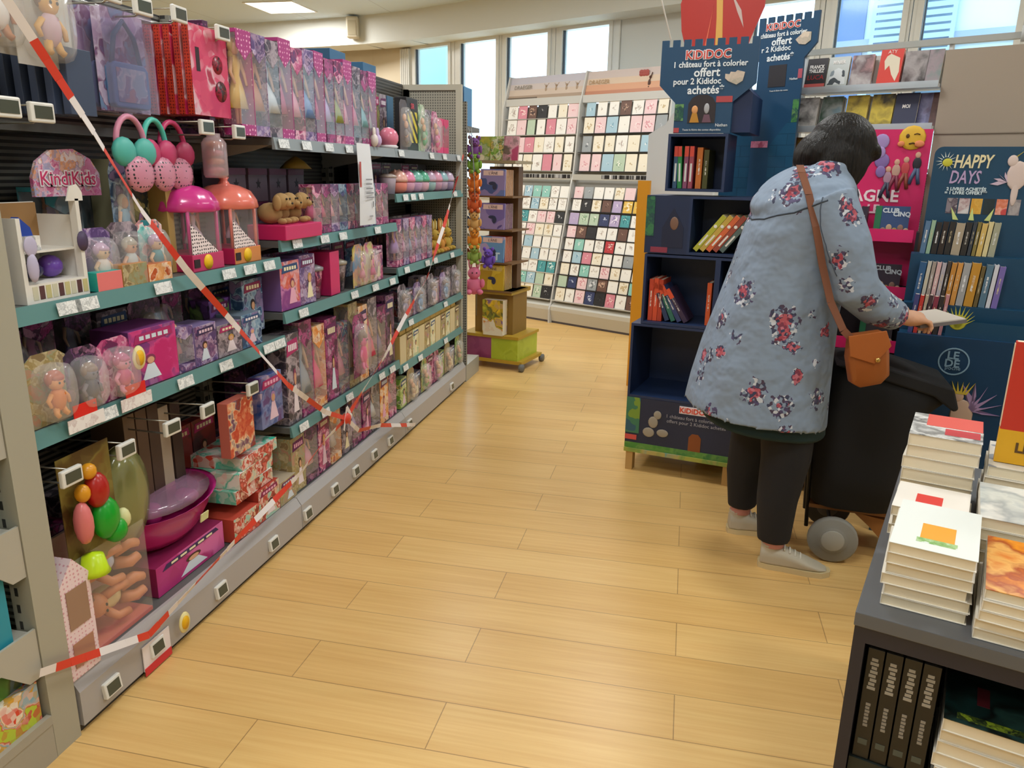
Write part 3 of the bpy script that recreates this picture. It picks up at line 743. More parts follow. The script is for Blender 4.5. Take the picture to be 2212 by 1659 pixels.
# --- bay 1, hanging goods and base
def eslhook(): return hook(.2)
for k, yy in enumerate([1.52, 1.72, 1.92, 2.10, 2.37]):
    t = get('hook', hook()); put(t, yy, .675, -1.47, 3); tag(t, 'wire hook and price display above the base goods, %s from left' % ORD[k], 'price display', 'hooks with price displays')
def fruit_set():
    t = thing('play_food_set')
    m = MB(); m.lathe([(.001, 0), (.105, 0), (.1, -.03), (.06, -.05), (.001, -.055)], (0, 0, .16), 24, 0, .9, 1.45, axis='y'); m.build('oval_shell', film('a9a86a', .45), t)
    MB().lathe([(.001, .004), (.105, .004), (.105, 0), (.001, 0)], (0, 0, .16), 24, 0, .9, 1.45, axis='y').build('back_card', 'a39a72', t)
    return t
t = get('fruit', fruit_set); put(t, 1.79, .36, -1.56, 2); tag(t, 'large olive oval play food pack hanging in the first bay', 'toy')
def veg():
    t = thing('play_food_net')
    m = MB(); m.ell((.02, -.02, .13), (.045, .03, .06), 0); m.ell((.05, -.02, .08), (.035, .03, .035), 0); m.ell((.0, -.02, .22), (.035, .03, .05), 1); m.ell((-.06, -.02, .15), (.025, .025, .06), 2)
    m.ell((-.05, -.02, .23), (.02, .02, .025), 3); m.ell((.085, -.02, .1), (.02, .02, .03), 4); m.ell((-.02, -.02, .28), (.022, .02, .022), 3)
    m.build('vegetables', [mat('18a02a', .3), mat('b02018', .3), mat('e07a7a', .3), mat('e09a20', .3), mat('dfdca0', .4)], t)
    m = MB(); m.lathe([(.04, 0), (.034, .015), (.027, .05), (.001, .06)], (-.045, -.02, .0), 14, 0); m.build('yellow_cup', mat('c9ea20', .3), t)
    m = MB(); m.box(-.09, .1, .012, .014, 0, .33); m.build('card', art(['7a5a2a', '8a7a3a', '5a4020'], 12), t); return t
t = get('veg', veg); put(t, 1.615, .40, -1.5, 2); tag(t, 'play vegetables with green pepper and yellow cup on a hanging card', 'toy')
def bath():
    t = thing('doll_bath')
    m = MB(); rr = []
    for f, zz in [(.65, 0), (.8, .03), (.95, .09), (1.02, .13), (1.06, .135), (.98, .128), (.88, .09), (.7, .035), (.1, .03)]:
        rr.append([(.27 * f * math.cos(a), .12 + .13 * f * math.sin(a), zz) for a in [2 * math.pi * k / 28 for k in range(28)]])
    m.rings(rr); m.build('tub', mat('b8287a', .25, coat=.3), t)
    m = MB()
    for q in range(9): m.ell((random.uniform(-.16, .16), .12 + random.uniform(-.05, .05), .09 + random.uniform(0, .03)), (.04, .03, .022), q % 3)
    m.build('contents', [mat('d98ac8', .2), mat('e8c8e0', .2), mat('a83a80', .2)], t)
    MB().prism([(-.02, 0), (.03, 0), (.03, .028), (-.02, .028)], -.004, 0).build('sticker', 'd9dca0', t).location = (.06, -.008, .055)
    m = MB(); m.lathe([(.0, .155), (.16, .152), (.25, .14)], (0, .12, 0), 24, 0, 1, .48); m.build('clear_wrap', film('f0c0e0', .72), t)
    return t
t = get('bath', bath); t.scale = (.82, 1, 1); put(t, 2.03, .262, -1.52, 0); t.rotation_euler = (R(9), 0, R(90)); tag(t, 'shiny magenta oval doll bath full of pink accessories', 'doll bath')
t = get('bathbox', carton(.36, .2, .1, art(['c23a8a', 'b02a70', 'd86aa8'], 9), M_('8c2050'))); put(t, 2.03, .152, -1.52, 0); tag(t, 'low magenta box under the doll bath', 'toy box')
def baby_set():
    t = thing('baby_doll_set')
    bx(-.15, .15, .15, .16, 0, .3).build('back_card', art(['e0b0a8', 'e8c8b8', 'f0dcd0'], 14), t)
    bx(-.15, .15, 0, .15, 0, .012).build('tray', 'd97060', t)
    for bi, (cx, cz, dress, ry) in enumerate([(.02, .205, 'c8cfe0', 8), (.03, .09, 'e0c890', -6)]):
        m = MB(); m.ell((cx - .065, .05, cz + .012), (.038, .036, .036), 0); m.ell((cx - .08, .062, cz + .02), (.034, .034, .034), 2); m.ell((cx - .058, .015, cz + .018), (.004, .003, .005), 3); m.ell((cx - .058, .015, cz - .002), (.004, .003, .005), 3); m.ell((cx, .07, cz), (.06, .04, .035), 1)
        for s in (-1, 1):
            m.tube([(cx + .045, .05, cz + s * .018), (cx + .09, .03, cz + s * .03), (cx + .12, .02, cz + s * .02)], [.02, .018, .013], 0)
            m.tube([(cx - .03, .05, cz + s * .02), (cx - .01, .02, cz + s * .045), (cx + .03, .01, cz + s * .045)], [.015, .014, .011], 0)
        o = m.build('baby_doll', [mat('d98a5c', .45), mat(dress, .7), mat('8a5030'), mat('1d1712')], t)
    m = MB(); m.box(-.15, .15, -.002, 0, 0, .3); m.build('window', film('ffffff', .9), t)
    return t
t = get('babyset', baby_set); t.scale = (.9, 1, 1); put(t, 1.66, .152, -1.50, 0); tag(t, 'window box with two baby dolls in cream and blue clothes', 'doll')
def house_box():
    t = thing('pink_window_box')
    m = MB(); m.prism([(-.05, 0), (.05, 0), (.05, .27), (0, .33), (-.05, .27)], 0, .12); m.build('carton', dots('f0d8dc', 'd9a0ac', 80, .25), t)
    bx(-.035, .035, -.002, 0, .14, .25).build('window', mat('a07f6a', .2), t); bx(-.035, .035, -.002, 0, .03, .1).build('lower_window', mat('b0806a', .2), t); return t
t = get('house', house_box); put(t, 1.49, .152, -1.47, 0); tag(t, 'pale pink dotted house shaped box next to the grey post', 'toy box')
row(2.235, .152, [
    (('gm', 0), carton(.16, .22, .09, A_RED, M_('c24a38')), .16, 'flat red and white game box', 'game box'),
    (('gm', 1), carton(.15, .22, .13, A_RED, M_('b04030')), .15, 'deeper red and white game box', 'game box'),
    (('gm', 2), carton(.13, .22, .1, A_CREAM, M_('b8a890')), .13, 'cream and red game box', 'game box')], 'on the first base', x=-1.49)
for k, (yy, zz, hh) in enumerate([(2.40, .285, .05), (2.42, .336, .06), (2.45, .397, .045)]):
    t = get(('gs', k), carton(.26, .22, hh, A_RED, art(['d8432f', 'e8e0d4', '3fc0a0', 'f0e8e0'], 18))); put(t, yy, zz, -1.50, 4); tag(t, 'flat red, white and teal game box, %s of the low pile' % ['bottom one', 'middle one', 'topmost'][k], 'game box', 'stacked game boxes')
t = get('redplaid', carton(.16, .04, .2, art(['c2402a', 'd9704a', 'e8c8a0', '6a4a6a', '8c2a22'], 35), M_('c86a5a'), 'hanging_pack')); put(t, 2.33, .47, -1.49, 2); tag(t, 'red plaid hanging toy pack under the fifth price display', 'toy')
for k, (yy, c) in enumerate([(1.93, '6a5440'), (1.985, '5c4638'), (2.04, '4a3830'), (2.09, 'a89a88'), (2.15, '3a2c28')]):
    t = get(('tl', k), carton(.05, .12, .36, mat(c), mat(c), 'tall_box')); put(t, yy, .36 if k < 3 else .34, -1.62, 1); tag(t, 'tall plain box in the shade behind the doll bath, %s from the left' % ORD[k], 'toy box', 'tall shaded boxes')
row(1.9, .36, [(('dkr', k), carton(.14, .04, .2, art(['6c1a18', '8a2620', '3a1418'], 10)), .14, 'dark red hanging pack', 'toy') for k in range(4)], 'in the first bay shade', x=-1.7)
row(1.47, .152, [(('bk', k), carton(.17, .12, [.3, .26, .32][k % 3], [A_DARK, A_MAG, A_GREY][k % 3]), .165, ['dark printed carton', 'purple printed carton', 'grey printed carton'][k % 3], 'toy box') for k in range(7)], 'behind on the first base', x=-1.76)
# ------------------------------------------------------------------ bay 2
dress_c = ['e7c36a', 'c98a6a', 'd0d4d8', 'c8487a', 'e8a0b8', '6a8ac0', 'd0487a', 'c7b0d8', '9aa04a', 'f0a0b0', 'd86a8a', '7ab0b8', 'c0b0a8']
y = 2.475
for k in range(13):
    w = .086; pal = [A_PINK, A_LILAC, A_GREY, A_MAG][k % 4]
    hh = [.335, .335, .33, .35, .33, .34, .345, .33, .335, .35, .335, .33, .335][k]
    t = get(('db', k), doll_box(w, .07, hh, dots('b03a80', 'f0b0d0', 60, .25) if k % 3 == 0 else pal, mat(dress_c[k], .35), HAIRC[k % 6], 1.0 + .3 * (k % 3)))
    put(t, y + w / 2, 1.562, -1.49, 2); y += w + .006
    tag(t, 'tall fashion doll box on the top shelf, %s from the left, %s dress' % (ORD[k], ['gold', 'tan', 'silver', 'crimson', 'pale pink', 'blue', 'magenta', 'lilac', 'olive', 'rose', 'deep pink', 'teal', 'greige'][k]), 'doll', 'doll boxes on the top shelf')
for k in range(10):
    t = get(('db2', k % 3), doll_box(.1, .08, .33, [A_DARK, A_LILAC, A_BLUE][k % 3], mat(dress_c[(k * 5) % 13]), HAIRC[k % 6])); put(t, 2.55 + k * .112, 1.562, -1.66, 2)
    tag(t, '%s from the left in the back row on the top shelf' % ('doll box ' + ORD[k]), 'doll', 'doll boxes in the back row of the top shelf')
for k in range(3):
    t = get('purpdot', carton(.03, .12, .3, dots('4a1c44', '8a4a7a', 70, .25), dots('4a1c44', '8a4a7a', 70, .25))); put(t, 2.415 + .034 * k - .05, 1.60, -1.53 - .03 * k, 1); tag(t, 'thin dark purple dotted box edge, %s left of the first doll box' % ORD[k], 'toy box', 'purple dotted boxes')
# small things standing in front of the dolls, end of the row
def slippers():
    t = thing('doll_slippers')
    for s in (-1, 1):
        m = MB(); m.ell((s * .022, 0, .03), (.018, .02, .03)); m.ell((s * .028, 0, .065), (.007, .006, .025)); m.ell((s * .014, 0, .065), (.007, .006, .025)); m.build('bunny_slipper', mat('c9b0d8' if s > 0 else 'e4d8d0'), t)
    return t
t = get('slip', slippers); put(t, 3.62, 1.562, -1.478, 0); tag(t, 'pale pair of bunny eared slippers at the end of the doll row', 'toy')
def ball():
    t = thing('toy_ball'); MB().ell((0, .05, .055), .053).build('ball', mat('e07f98', .25), t)
    m = MB(); m.lathe([(.04, 0), (.05, .012), (.04, .02)], (0, .05, 0), 16); m.build('stand', mat('e8e4e4', .3), t); return t
t = get('ball', ball); put(t, 3.93, 1.562, -1.485, 0); tag(t, 'pink ball toy on a pale ring beside the black and yellow box', 'toy')
# m2 shelf
def puppy():
    t = thing('plush_puppy')
    m = MB(); m.ell((0, .05, .04), (.04, .05, .04)); m.ell((0, 0, .085), (.035, .032, .032)); m.ell((0, -.03, .075), (.014, .016, .012))
    for s in (-1, 1): m.ell((s * .034, 0, .08), (.011, .018, .03)); m.ell((s * .02, -.01, .012), (.012, .02, .012))
    m.build('body', mat('b08d5c', .9), t)
    m = MB(); m.ell((0, -.046, .079), (.005, .004, .004)); m.ell((-.013, -.03, .095), .004); m.ell((.013, -.03, .095), .004); m.build('nose_and_eyes', '1d1712', t); return t
t = get('tray', lambda: (lambda t: (bx(-.15, .15, 0, .16, 0, .055).build('tray', mat('d02a68', .35), t, bevel=.003), t)[1])(thing('display_tray'))); put(t, 2.82, 1.192, -1.46, 0); tag(t, 'bright pink display tray with plush puppies on it', 'display tray')
for k, (dy, dx) in enumerate([(-.08, 0), (0, .01), (.08, 0)]):
    t = get('pup', puppy); put(t, 2.82 + dy, 1.248, -1.51 - dx, 14); tag(t, 'tan plush puppy in the pink tray, %s from the left' % ORD[k], 'plush toy', 'plush puppies')
row(2.98, 1.192, [(('m2', k), doll_box(.078, .06, .2, [A_PINK, A_MAG, A_LILAC, A_BLUE][k % 4], mat(dress_c[(k * 3 + 3) % 13]), HAIRC[(k * 5) % 6], 1.4), .078,
    'short doll box with %s print' % ['pink', 'magenta', 'lilac', 'blue'][k % 4], 'doll') for k in range(10)], 'behind the hanging notice', group='short doll boxes')
def starbox():
    t = thing('star_box'); bx(-.07, .07, 0, .1, 0, .13).build('box', [mat('6a5a68')], t, bevel=.002)
    m = MB(); m.prism([(.02 * (1 if k % 2 == 0 else .42) * math.sin(math.pi * k / 5), .07 + .022 * (1 if k % 2 == 0 else .42) * math.cos(math.pi * k / 5)) for k in range(10)], -.001, 0); m.build('star', '231c26', t)
    m = MB(); m.box(-.07, .07, -.0015, 0, .105, .13); m.build('top_band', '6a2a50', t); return t
for k in range(8):
    t = get('starbox', starbox); put(t, 2.75 + (k % 4) * .16, 1.192 + (.131 if k > 3 else 0), -1.7, 1); tag(t, 'mauve box with a dark star at the rear, %s from the left, %s' % (ORD[k % 4], 'upper layer' if k > 3 else 'lower layer'), 'toy box', 'boxes with a star')
t = get('cone', lambda: (lambda t: (MB().lathe([(.07, 0), (.04, .03), (.01, .05), (.001, .052)]).build('hat', 'b8963a', t), t)[1])(thing('straw_hat'))); put(t, 3.23, 1.455, -1.7); tag(t, 'yellow conical toy hat on top of the star boxes', 'toy hat')
# hanging paper notice
def notice():
    t = thing('paper_notice')
    m = MB(); rr = [(.0, .0), (-.006, -.1), (-.012, -.22), (-.01, -.36)]
    vs = []
    for yy, zz in rr: vs += [(-.075 + .04 * zz, yy, zz), (.075 + .02 * zz, yy - .012 * (zz / -.36), zz)]
    for yy, zz in rr: vs += [(-.075 + .04 * zz, yy + .0005, zz), (.075 + .02 * zz, yy - .012 * (zz / -.36) + .0005, zz)]
    fs = []
    for i in range(3): fs += [(2 * i, 2 * i + 2, 2 * i + 3, 2 * i + 1), (8 + 2 * i + 1, 8 + 2 * i + 3, 8 + 2 * i + 2, 8 + 2 * i)]
    m.add(vs, fs); m.build('paper', mat('e4e4e6', .6), t)
    m = MB()
    for i, w in enumerate([.085, .08, .09, .1, .105]):
        m.box(-.035, -.035 + w * .85, -.024, -.0235, -.16 - i * .02, -.154 - i * .02)
    m.build('blurred_text', '8e8e94', t)
    bx(.035, .042, -.026, -.0255, -.28, -.255).build('black_mark', '1b1b1f', t)
    bx(-.077, -.058, -.0125, -.012, -.19, -.08).build('red_mark', 'b8504a', t)
    bx(-.01, .03, -.026, -.0255, -.325, -.318).build('footer', 'a8a8ac', t)
    return t
t = notice(); put(t, 3.41, 1.57, -1.455, 0); tag(t, 'white paper notice hanging from the shelf edge over the dolls', 'notice')
# m3
def bucket(c, lid):
    def fn():
        t = thing('toy_bucket'); MB().lathe([(.05, 0), (.062, .11), (.064, .12)], (0, .07, 0), 20).build('bucket', c, t); MB().lathe([(.068, .118), (.068, .13), (.03, .145), (.001, .146)], (0, .07, 0), 20).build('lid', mat(lid, .3), t); return t
    return fn
row(2.68, .917, [
    (('m3', 0), carton(.15, .1, .19, art(['8a3a88', 'c87ab0', 'd9583a', 'e8b8c0', '6a3a80'], 16), M_('7a5a98')), .15, 'tall purple doll box with orange figure', 'toy box'),
    (('m3', 1), carton(.13, .1, .2, A_LILAC, M_('8a6aa8')), .13, 'tall lilac toy box', 'toy box'),
    (('m3', 2), bucket(A_PINK, '8a868a'), .13, 'pink printed bucket with grey lid', 'toy bucket'),
    (('m3', 3), carton(.1, .1, .19, mat('d8206a', .35), M_('b01a58')), .1, 'plain hot pink box', 'toy box'),
    (('m3', 4), bucket(A_GREY, '9a9080'), .13, 'grey printed bucket', 'toy bucket'),
    (('m3', 5), blister(.13, .2, art(['c8b03a', 'd9c87a', 'e0a080', '5a90b8'], 25), mat('e08aa0'), 'doll', 'c99a5a'), .12, 'yellow carded doll pack', 'doll'),
    (('m3', 6), blister(.13, .2, art(['c8b03a', 'd9d0a0', 'd9507a', '7a9ab8'], 25), mat('d84a8a'), 'doll', '7a4a2a'), .12, 'yellow carded doll pack with pink dress', 'doll'),
    (('m3', 7), carton(.12, .08, .17, A_PINK), .12, 'pink printed toy box', 'toy box')], 'on the third middle shelf')
row(2.68, .917, [(('m3b', k), carton(.14, .08, .19, [A_DARK, A_LILAC, A_MAG, A_BLUE][k % 4]), .14, ['dark', 'lilac', 'magenta', 'blue'][k % 4] + ' printed box in the rear', 'toy box') for k in range(8)], 'on the third middle shelf', x=-1.7)
# m4 tall packs
pk = [A_GREY, A_CREAM, A_DARK, A_MAG, A_PINK, A_MULTI, A_ORANGE]
row(2.68, .452, [(('m4', k), (doll_box(.11, .07, [.33, .4, .36, .39][k % 4], pk[(k * 3) % 7], mat(['b08a6a', '8a98a8', 'e8307a', '6a5a90', 'c86a8a'][k % 5]), HAIRC[(k * 5) % 6], 1.3) if k % 3 else
    carton(.11, .08, .37, pk[k % 7])), .112, ['tall printed box', 'tall doll box', 'tall carded doll box'][k % 3] + ', ' + ['grey', 'multicoloured', 'hot pink', 'purple', 'rose'][k % 5] + ' inside', 'toy box') for k in range(10)], 'on the fourth middle shelf', group='tall boxes on the fourth shelf')
t = get('hotpink', blister(.13, .3, A_MAG, mat('f02a80'), 'round', mat('f06aa0'))); put(t, 3.33, .5, -1.475, 0); tag(t, 'big hot pink round pack standing in front of the tall boxes', 'toy')
row(2.68, .452, [(('m4b', k % 4), carton(.14, .1, .3, [A_DARK, A_MULTI, A_GREY, A_MAG][k % 4]), .14, 'rear printed box, ' + ['dark', 'multicoloured', 'grey', 'magenta'][k % 4], 'toy box') for k in range(8)], 'on the fourth middle shelf', x=-1.68)
row(2.68, .152, [(('b2', k), (doll_box(.11, .07, .25, pk[(k * 2) % 7], mat(dress_c[(k * 4) % 13]), HAIRC[k % 6], 1.5) if k % 2 else carton(.11, .12, [.24, .2, .26][k % 3], pk[(k * 5 + 1) % 7])), .113,
    ['printed carton', 'window doll box'][k % 2] + ' with ' + ['grey', 'cream', 'dark', 'magenta', 'pink', 'multicoloured', 'orange'][(k * 2 if k % 2 else k * 5 + 1) % 7] + ' artwork', 'toy box') for k in range(10)], 'on the middle base', group='boxes on the middle base')
row(2.68, .152, [(('b2b', k % 3), carton(.16, .12, .22, [A_DARK, A_MAG, A_BLUE][k % 3]), .16, 'rear carton, ' + ['dark', 'magenta', 'blue'][k % 3], 'toy box') for k in range(7)], 'on the middle base', x=-1.7)
# blue sack like box below m4's left end
t = get('bluepk', carton(.16, .05, .2, art(['5a3a78', '7a88b8', '2c4a90', 'c0a8b8'], 18))); put(t, 2.56, .50, -1.5, 0); tag(t, 'blue and purple carded pack where the first and middle bays meet', 'toy')
for k in range(2):
    t = get('violet', carton(.12, .08, .17, art(['6a3a90', '8a5ab0', '2c2434', '7a9a5a'], 18))); put(t, 2.55 - .13 * k, .832, -1.6, 1); tag(t, 'violet printed box at the right end of the lower first bay shelf, %s' % ['right hand one', 'left hand one'][k], 'toy box')
t = get('greyframe', carton(.14, .05, .2, A_BLUE)); put(t, 2.56, .86, -1.55, 0); tag(t, 'grey blue pack under the coral dome toy', 'toy')

# ------------------------------------------------------------------ bay 3
def stripe_mat():
    m, nt, N, L, b = nodes('yellow_black_stripes')
    tc = N.new('ShaderNodeTexCoord'); wv = N.new('ShaderNodeTexWave'); wv.bands_direction = 'DIAGONAL'; wv.inputs['Scale'].default_value = 9
    mp = N.new('ShaderNodeMapping'); mp.inputs['Rotation'].default_value = (0, 0, 0); mp.inputs['Scale'].default_value = (1, 0, 1)
    L.new(tc.outputs['Object'], mp.inputs[0]); L.new(mp.outputs[0], wv.inputs['Vector'])
    r = ramp(nt, ['1a181a', 'd8c62a'], pos=[0, .5]); L.new(wv.outputs['Fac'], r.inputs[0]); L.new(r.outputs[0], b.inputs['Base Color']); b.inputs['Roughness'].default_value = .4
    return m
def stripebox():
    t = thing('striped_box')
    bx(-.085, .085, .002, .07, 0, .27).build('box', mat('1b191c', .4), t, bevel=.002)
    bx(-.07, .07, 0, .002, .04, .2).build('striped_front', stripe_mat(), t)
    o = text('SIR', .04, mat('e05a6a'), t, (0, -.001, .215)); bx(-.085, .085, 0, .002, 0, .03).build('bottom_band', '2b3a34', t); return t
row(3.985, 1.562, [
    ('nails', blister(.11, .25, mat('5a5254'), mat('7a6a6a'), 'blobs', mat('8a8080')), .1, 'grey carded accessory pack', 'toy'),
    ('stripe', stripebox, .17, 'black box with yellow diagonal stripes', 'toy box'),
    (('b3', 0), blister(.11, .25, art(['3f7a4a', '8fb08a', 'd8d8c8'], 30), mat('4fa870'), 'blobs', mat('9ac0a0')), .11, 'green carded pack', 'toy'),
    (('b3', 1), doll_box(.11, .06, .23, A_GREY, mat('d9c8b8'), 'c9b8a8'), .11, 'doll box with beige doll', 'doll'),
    (('b3', 2), blister(.11, .23, A_PINK, mat('e02a80'), 'blobs', mat('e88ab8')), .11, 'pink carded accessory pack', 'toy'),
    (('b3', 3), doll_box(.11, .06, .2, mat('e0407a'), mat('f0c0d0'), 'e8a0b0'), .11, 'rose pink doll box', 'doll'),
    (('b3', 4), doll_box(.11, .06, .2, mat('d83a70'), mat('e8d0d8'), 'd890a8'), .11, 'pink doll box with two figures', 'doll')], 'on the far top shelf', x=-1.49)
row(3.92, 1.562, [(('b3t', k), carton(.1, .1, .29, [mat('4f5a5c'), art(['5a5a5c', 'a8a050', '3a3a3c'], 30), A_GREY, mat('3a6a8a')][k]), .1, ['slate', 'charcoal and yellow', 'grey', 'blue'][k] + ' tall box in the rear', 'toy box') for k in range(4)], 'on the far top shelf', x=-1.66)
for k in range(2):
    t = get('bluecrate', carton(.18, .16, .05, M_('3a6c92'), M_('2f5f84'), 'storage_box')); put(t, 3.8 + .4 * k, 1.96 if k else 1.97, -1.74, 0); tag(t, 'flat blue box on top of the shelving, %s' % ['behind the last doll boxes', 'just left of the framed end panel'][k], 'storage box', 'flat blue boxes')
def piggy(c1, c2):
    def fn():
        t = thing('capsule_toy')
        m = MB(); m.lathe([(.03, 0), (.05, .015), (.055, .05), (.05, .06)], (0, .05, 0), 16); m.build('lower_shell', mat(c2, .3), t)
        m = MB(); m.lathe([(.058, .06), (.058, .075), (.045, .105), (.02, .12), (.001, .122)], (0, .05, 0), 16)
        for s in (-1, 1): m.lathe([(.012, 0), (.004, .022), (.0, .024)], (s * .032, .05, .102), 8)
        m.build('upper_shell', mat(c1, .25), t); return t
    return fn
pc = [('e8b0a0', 'e88a78', 'peach'), ('e890b0', 'd8a0b8', 'pink'), ('7fc0b0', 'c8a0c0', 'mint'), ('5fb090', 'e0b0c0', 'green'), ('c8a8c0', '9ab8b8', 'lilac'), ('e0a0b8', 'c89ab0', 'rose'), ('9ac0c8', 'c0a8c0', 'pale blue'), ('c8b0c8', '9a8aa8', 'mauve')]
t = get('whitecup', bucket(mat('c8bcd0'), 'b8a8a0')); put(t, 3.94, 1.337, -1.5); t.scale = (.7,) * 3; tag(t, 'small grey cup toy left of the capsule toys', 'toy')
for k in range(8):
    t = get(('pig', k), piggy(*pc[k][:2])); put(t, 4.08 + k * .125, 1.337, -1.5, 5); tag(t, '%s eared capsule toy, %s from the left on its shelf' % (pc[k][2], ORD[k]), 'toy', 'eared capsule toys')
# f3: bunny packs
row(3.92, .952, [(('f3', k), (doll_box(.09, .06, .25, A_LILAC if k % 2 else A_PINK, mat(['b890c8', 'd8a0c0', '8a98b8'][k % 3]), 'c0a0c8', 1.3)), .095, ['pink and lilac carded bunny doll', 'lilac window doll box'][k % 2], 'doll') for k in range(6)], 'on the third far shelf', group='doll packs on the far bay')
def bunny(c, e, h=.14):
    def fn():
        t = thing('plush_bunny')
        m = MB(); m.ell((0, .04, .045), (.045, .04, .05)); m.ell((0, .03, .115), (.036, .034, .034))
        for s in (-1, 1): m.ell((s * .02, .035, .175), (.012, .009, .04)); m.ell((s * .03, 0, .015), (.018, .025, .015)); m.ell((s * .045, .02, .06), (.014, .016, .025))
        m.build('body', mat(c, .85), t); m = MB()
        for s in (-1, 1): m.ell((s * .02, .025, .175), (.006, .004, .028))
        m.ell((-.012, -.002, .12), .004, 1); m.ell((.012, -.002, .12), .004, 1)
        m.build('ear_linings_and_eyes', [mat(e, .8), '1d1712'], t); return t
    return fn
for k in range(4):
    t = get(('ybun', k % 2), bunny(['c88a3a', 'b8963a'][k % 2], 'e8dca0')); put(t, 4.58 + k * .13, .952, -1.52, 8); tag(t, 'golden plush bunny with pale ears, %s from the left' % ORD[k], 'plush toy', 'golden bunnies')
row(3.92, .652, [(('f4', k), [blister(.12, .2, A_GREY, mat('a8a0b8'), 'round', mat('d0c0c8')), carton(.12, .1, .16, A_MULTI), blister(.12, .18, A_LILAC, mat('6a90b8'), 'round', mat('a8c0d8')), doll_box(.11, .08, .2, A_GREY, mat('b06a8a'), 'a08090')][k % 4], .118,
    ['grey bubble pack', 'multicoloured carton', 'bubble pack with blue toy', 'grey doll box'][k % 4], 'toy') for k in range(9)], 'on the fourth far shelf', group='toys on the fourth far shelf')
for k in range(11):
    pal = [mat('d8c79c'), A_CREAM, art(['d9cf9a', 'efe9cf', 'b8c89a'], 30)][k % 3]
    t = get(('f5', k % 3), carton(.1, .12, .16, pal, M_('c2a462'))); put(t, 3.96 + k * .105, .412, -1.49, 1.5); tag(t, 'cream boxed toy with %s print, %s from the left on its shelf' % (['plain', 'beige', 'pale green'][k % 3], ORD[k]), 'toy box', 'cream boxes')
for k in range(10):
    t = get(('f5u', k % 3), carton(.1, .12, .04, M_('c9a858'), M_('b8924a'))); put(t, 3.98 + k * .108, .574, -1.50, 1.5); tag(t, 'flat gold lid box lying on the cream boxes, %s from the left' % ORD[k], 'toy box', 'gold lid boxes')
row(3.92, .152, [(('b3b', k), (blister(.11, .2, [A_GREEN, A_CREAM, A_PINK][k % 3], [mat('7aa03a'), mat('e0c8a0'), mat('d890a8')][k % 3], 'blobs', mat('c8a87a')) if k % 2 else carton(.11, .1, [.17, .2, .15][k % 3], [A_GREEN, A_PINK, A_GREY][k % 3])), .113,
    (['carton', 'carded pack'][k % 2]) + ' with ' + ([['green', 'pink', 'grey'][k % 3], ['green', 'cream', 'pink'][k % 3]][k % 2]) + ' print', 'toy') for k in range(10)], 'on the far base', group='toys on the far base')
row(3.92, .152, [(('b3c', k % 3), carton(.16, .1, .2, [A_CREAM, A_GREY, A_GREEN][k % 3]), .16, 'rear carton, ' + ['cream', 'grey', 'green'][k % 3], 'toy box') for k in range(7)], 'on the far base', x=-1.7)
row(3.92, 1.337, [(('f2b', k % 3), carton(.15, .06, .16, [mat('4a4648'), A_DARK, A_GREY][k % 3]), .15, 'dark rear carton, ' + ['plain', 'purple print', 'grey print'][k % 3], 'toy box') for k in range(7)], 'on the second far shelf', x=-1.7)
row(3.92, .952, [(('f3b', k % 3), carton(.15, .06, .24, [A_GREY, A_DARK, mat('4a4648')][k % 3]), .15, 'rear carton, ' + ['grey print', 'purple print', 'plain dark'][k % 3], 'toy box') for k in range(7)], 'on the third far shelf', x=-1.7)

# ------------------------------------------------------------------ price displays on the base strip and paper labels
for k, (yy) in enumerate([1.545, 1.735, 2.07, 2.42, 2.70, 2.96, 3.19, 3.42, 3.64, 3.94, 4.76]):
    t = get('esl', esl(.062, .046)); t.location = (-1.456, yy, .045); t.rotation_euler = (R(-8), 0, R(90))
    tag(t, 'white price display on the grey base strip, %s from the left' % ORD[k], 'price display', 'price displays on the base strip')
t = get('redesl', lambda: (lambda t: (bx(-.06, .06, 0, .003, -.03, .05).build('backing', 'f2e9ea', t), bx(-.06, .06, -.002, 0, -.045, -.02).build('red_strip', 'd8303a', t), t)[2])(thing('promo_backing'))); t.location = (-1.452, 1.735, .05); t.rotation_euler.z = R(90)
tag(t, 'white and red promotion card behind the second price display of the base strip', 'price label')
PAPER = art(['eef0ee', 'e6e8e6', 'b8bcbc', 'f4f4f2', 'f2f4f2'], 160)
lab = [(1.13, [1.60, 1.66, 1.96, 2.30, 2.43, 2.56]), (.83, [1.68, 2.02, 2.24, 2.52, 2.60]), (1.56, [2.72, 2.90, 3.10, 3.30, 3.95, 4.45, 4.7, 5.0]), (1.19, [2.78, 3.02, 3.2, 3.6]), (1.335, [4.0, 4.12, 4.25, 4.92]), (.915, [2.8, 3.3, 3.55, 3.78]), (.95, [4.0, 4.35, 4.5, 4.85]),
       (.65, [4.05, 4.7]), (.45, [2.75, 2.95, 3.2, 3.6, 3.75]), (.41, [3.95, 4.2, 4.7])]
wn = {1.13: 'upper first bay', .83: 'lower first bay', 1.56: 'top', 1.19: 'second middle', 1.335: 'second far', .915: 'third middle', .95: 'third far', .65: 'fourth far', .45: 'fourth middle', .41: 'fifth far'}
for z, ys in lab:
    for i, yy in enumerate(ys):
        t = get('plabel', lambda: bx(-.038, .038, -.001, 0, -.034, -.002).build('price_label', PAPER))
        t.location = (-1.476, yy, z); t.rotation_euler = (R(-10), 0, R(90))
        tag(t, 'small white price label on the %s shelf edge, %s from the left' % (wn[z], ORD[i]), 'price label', 'paper price labels')

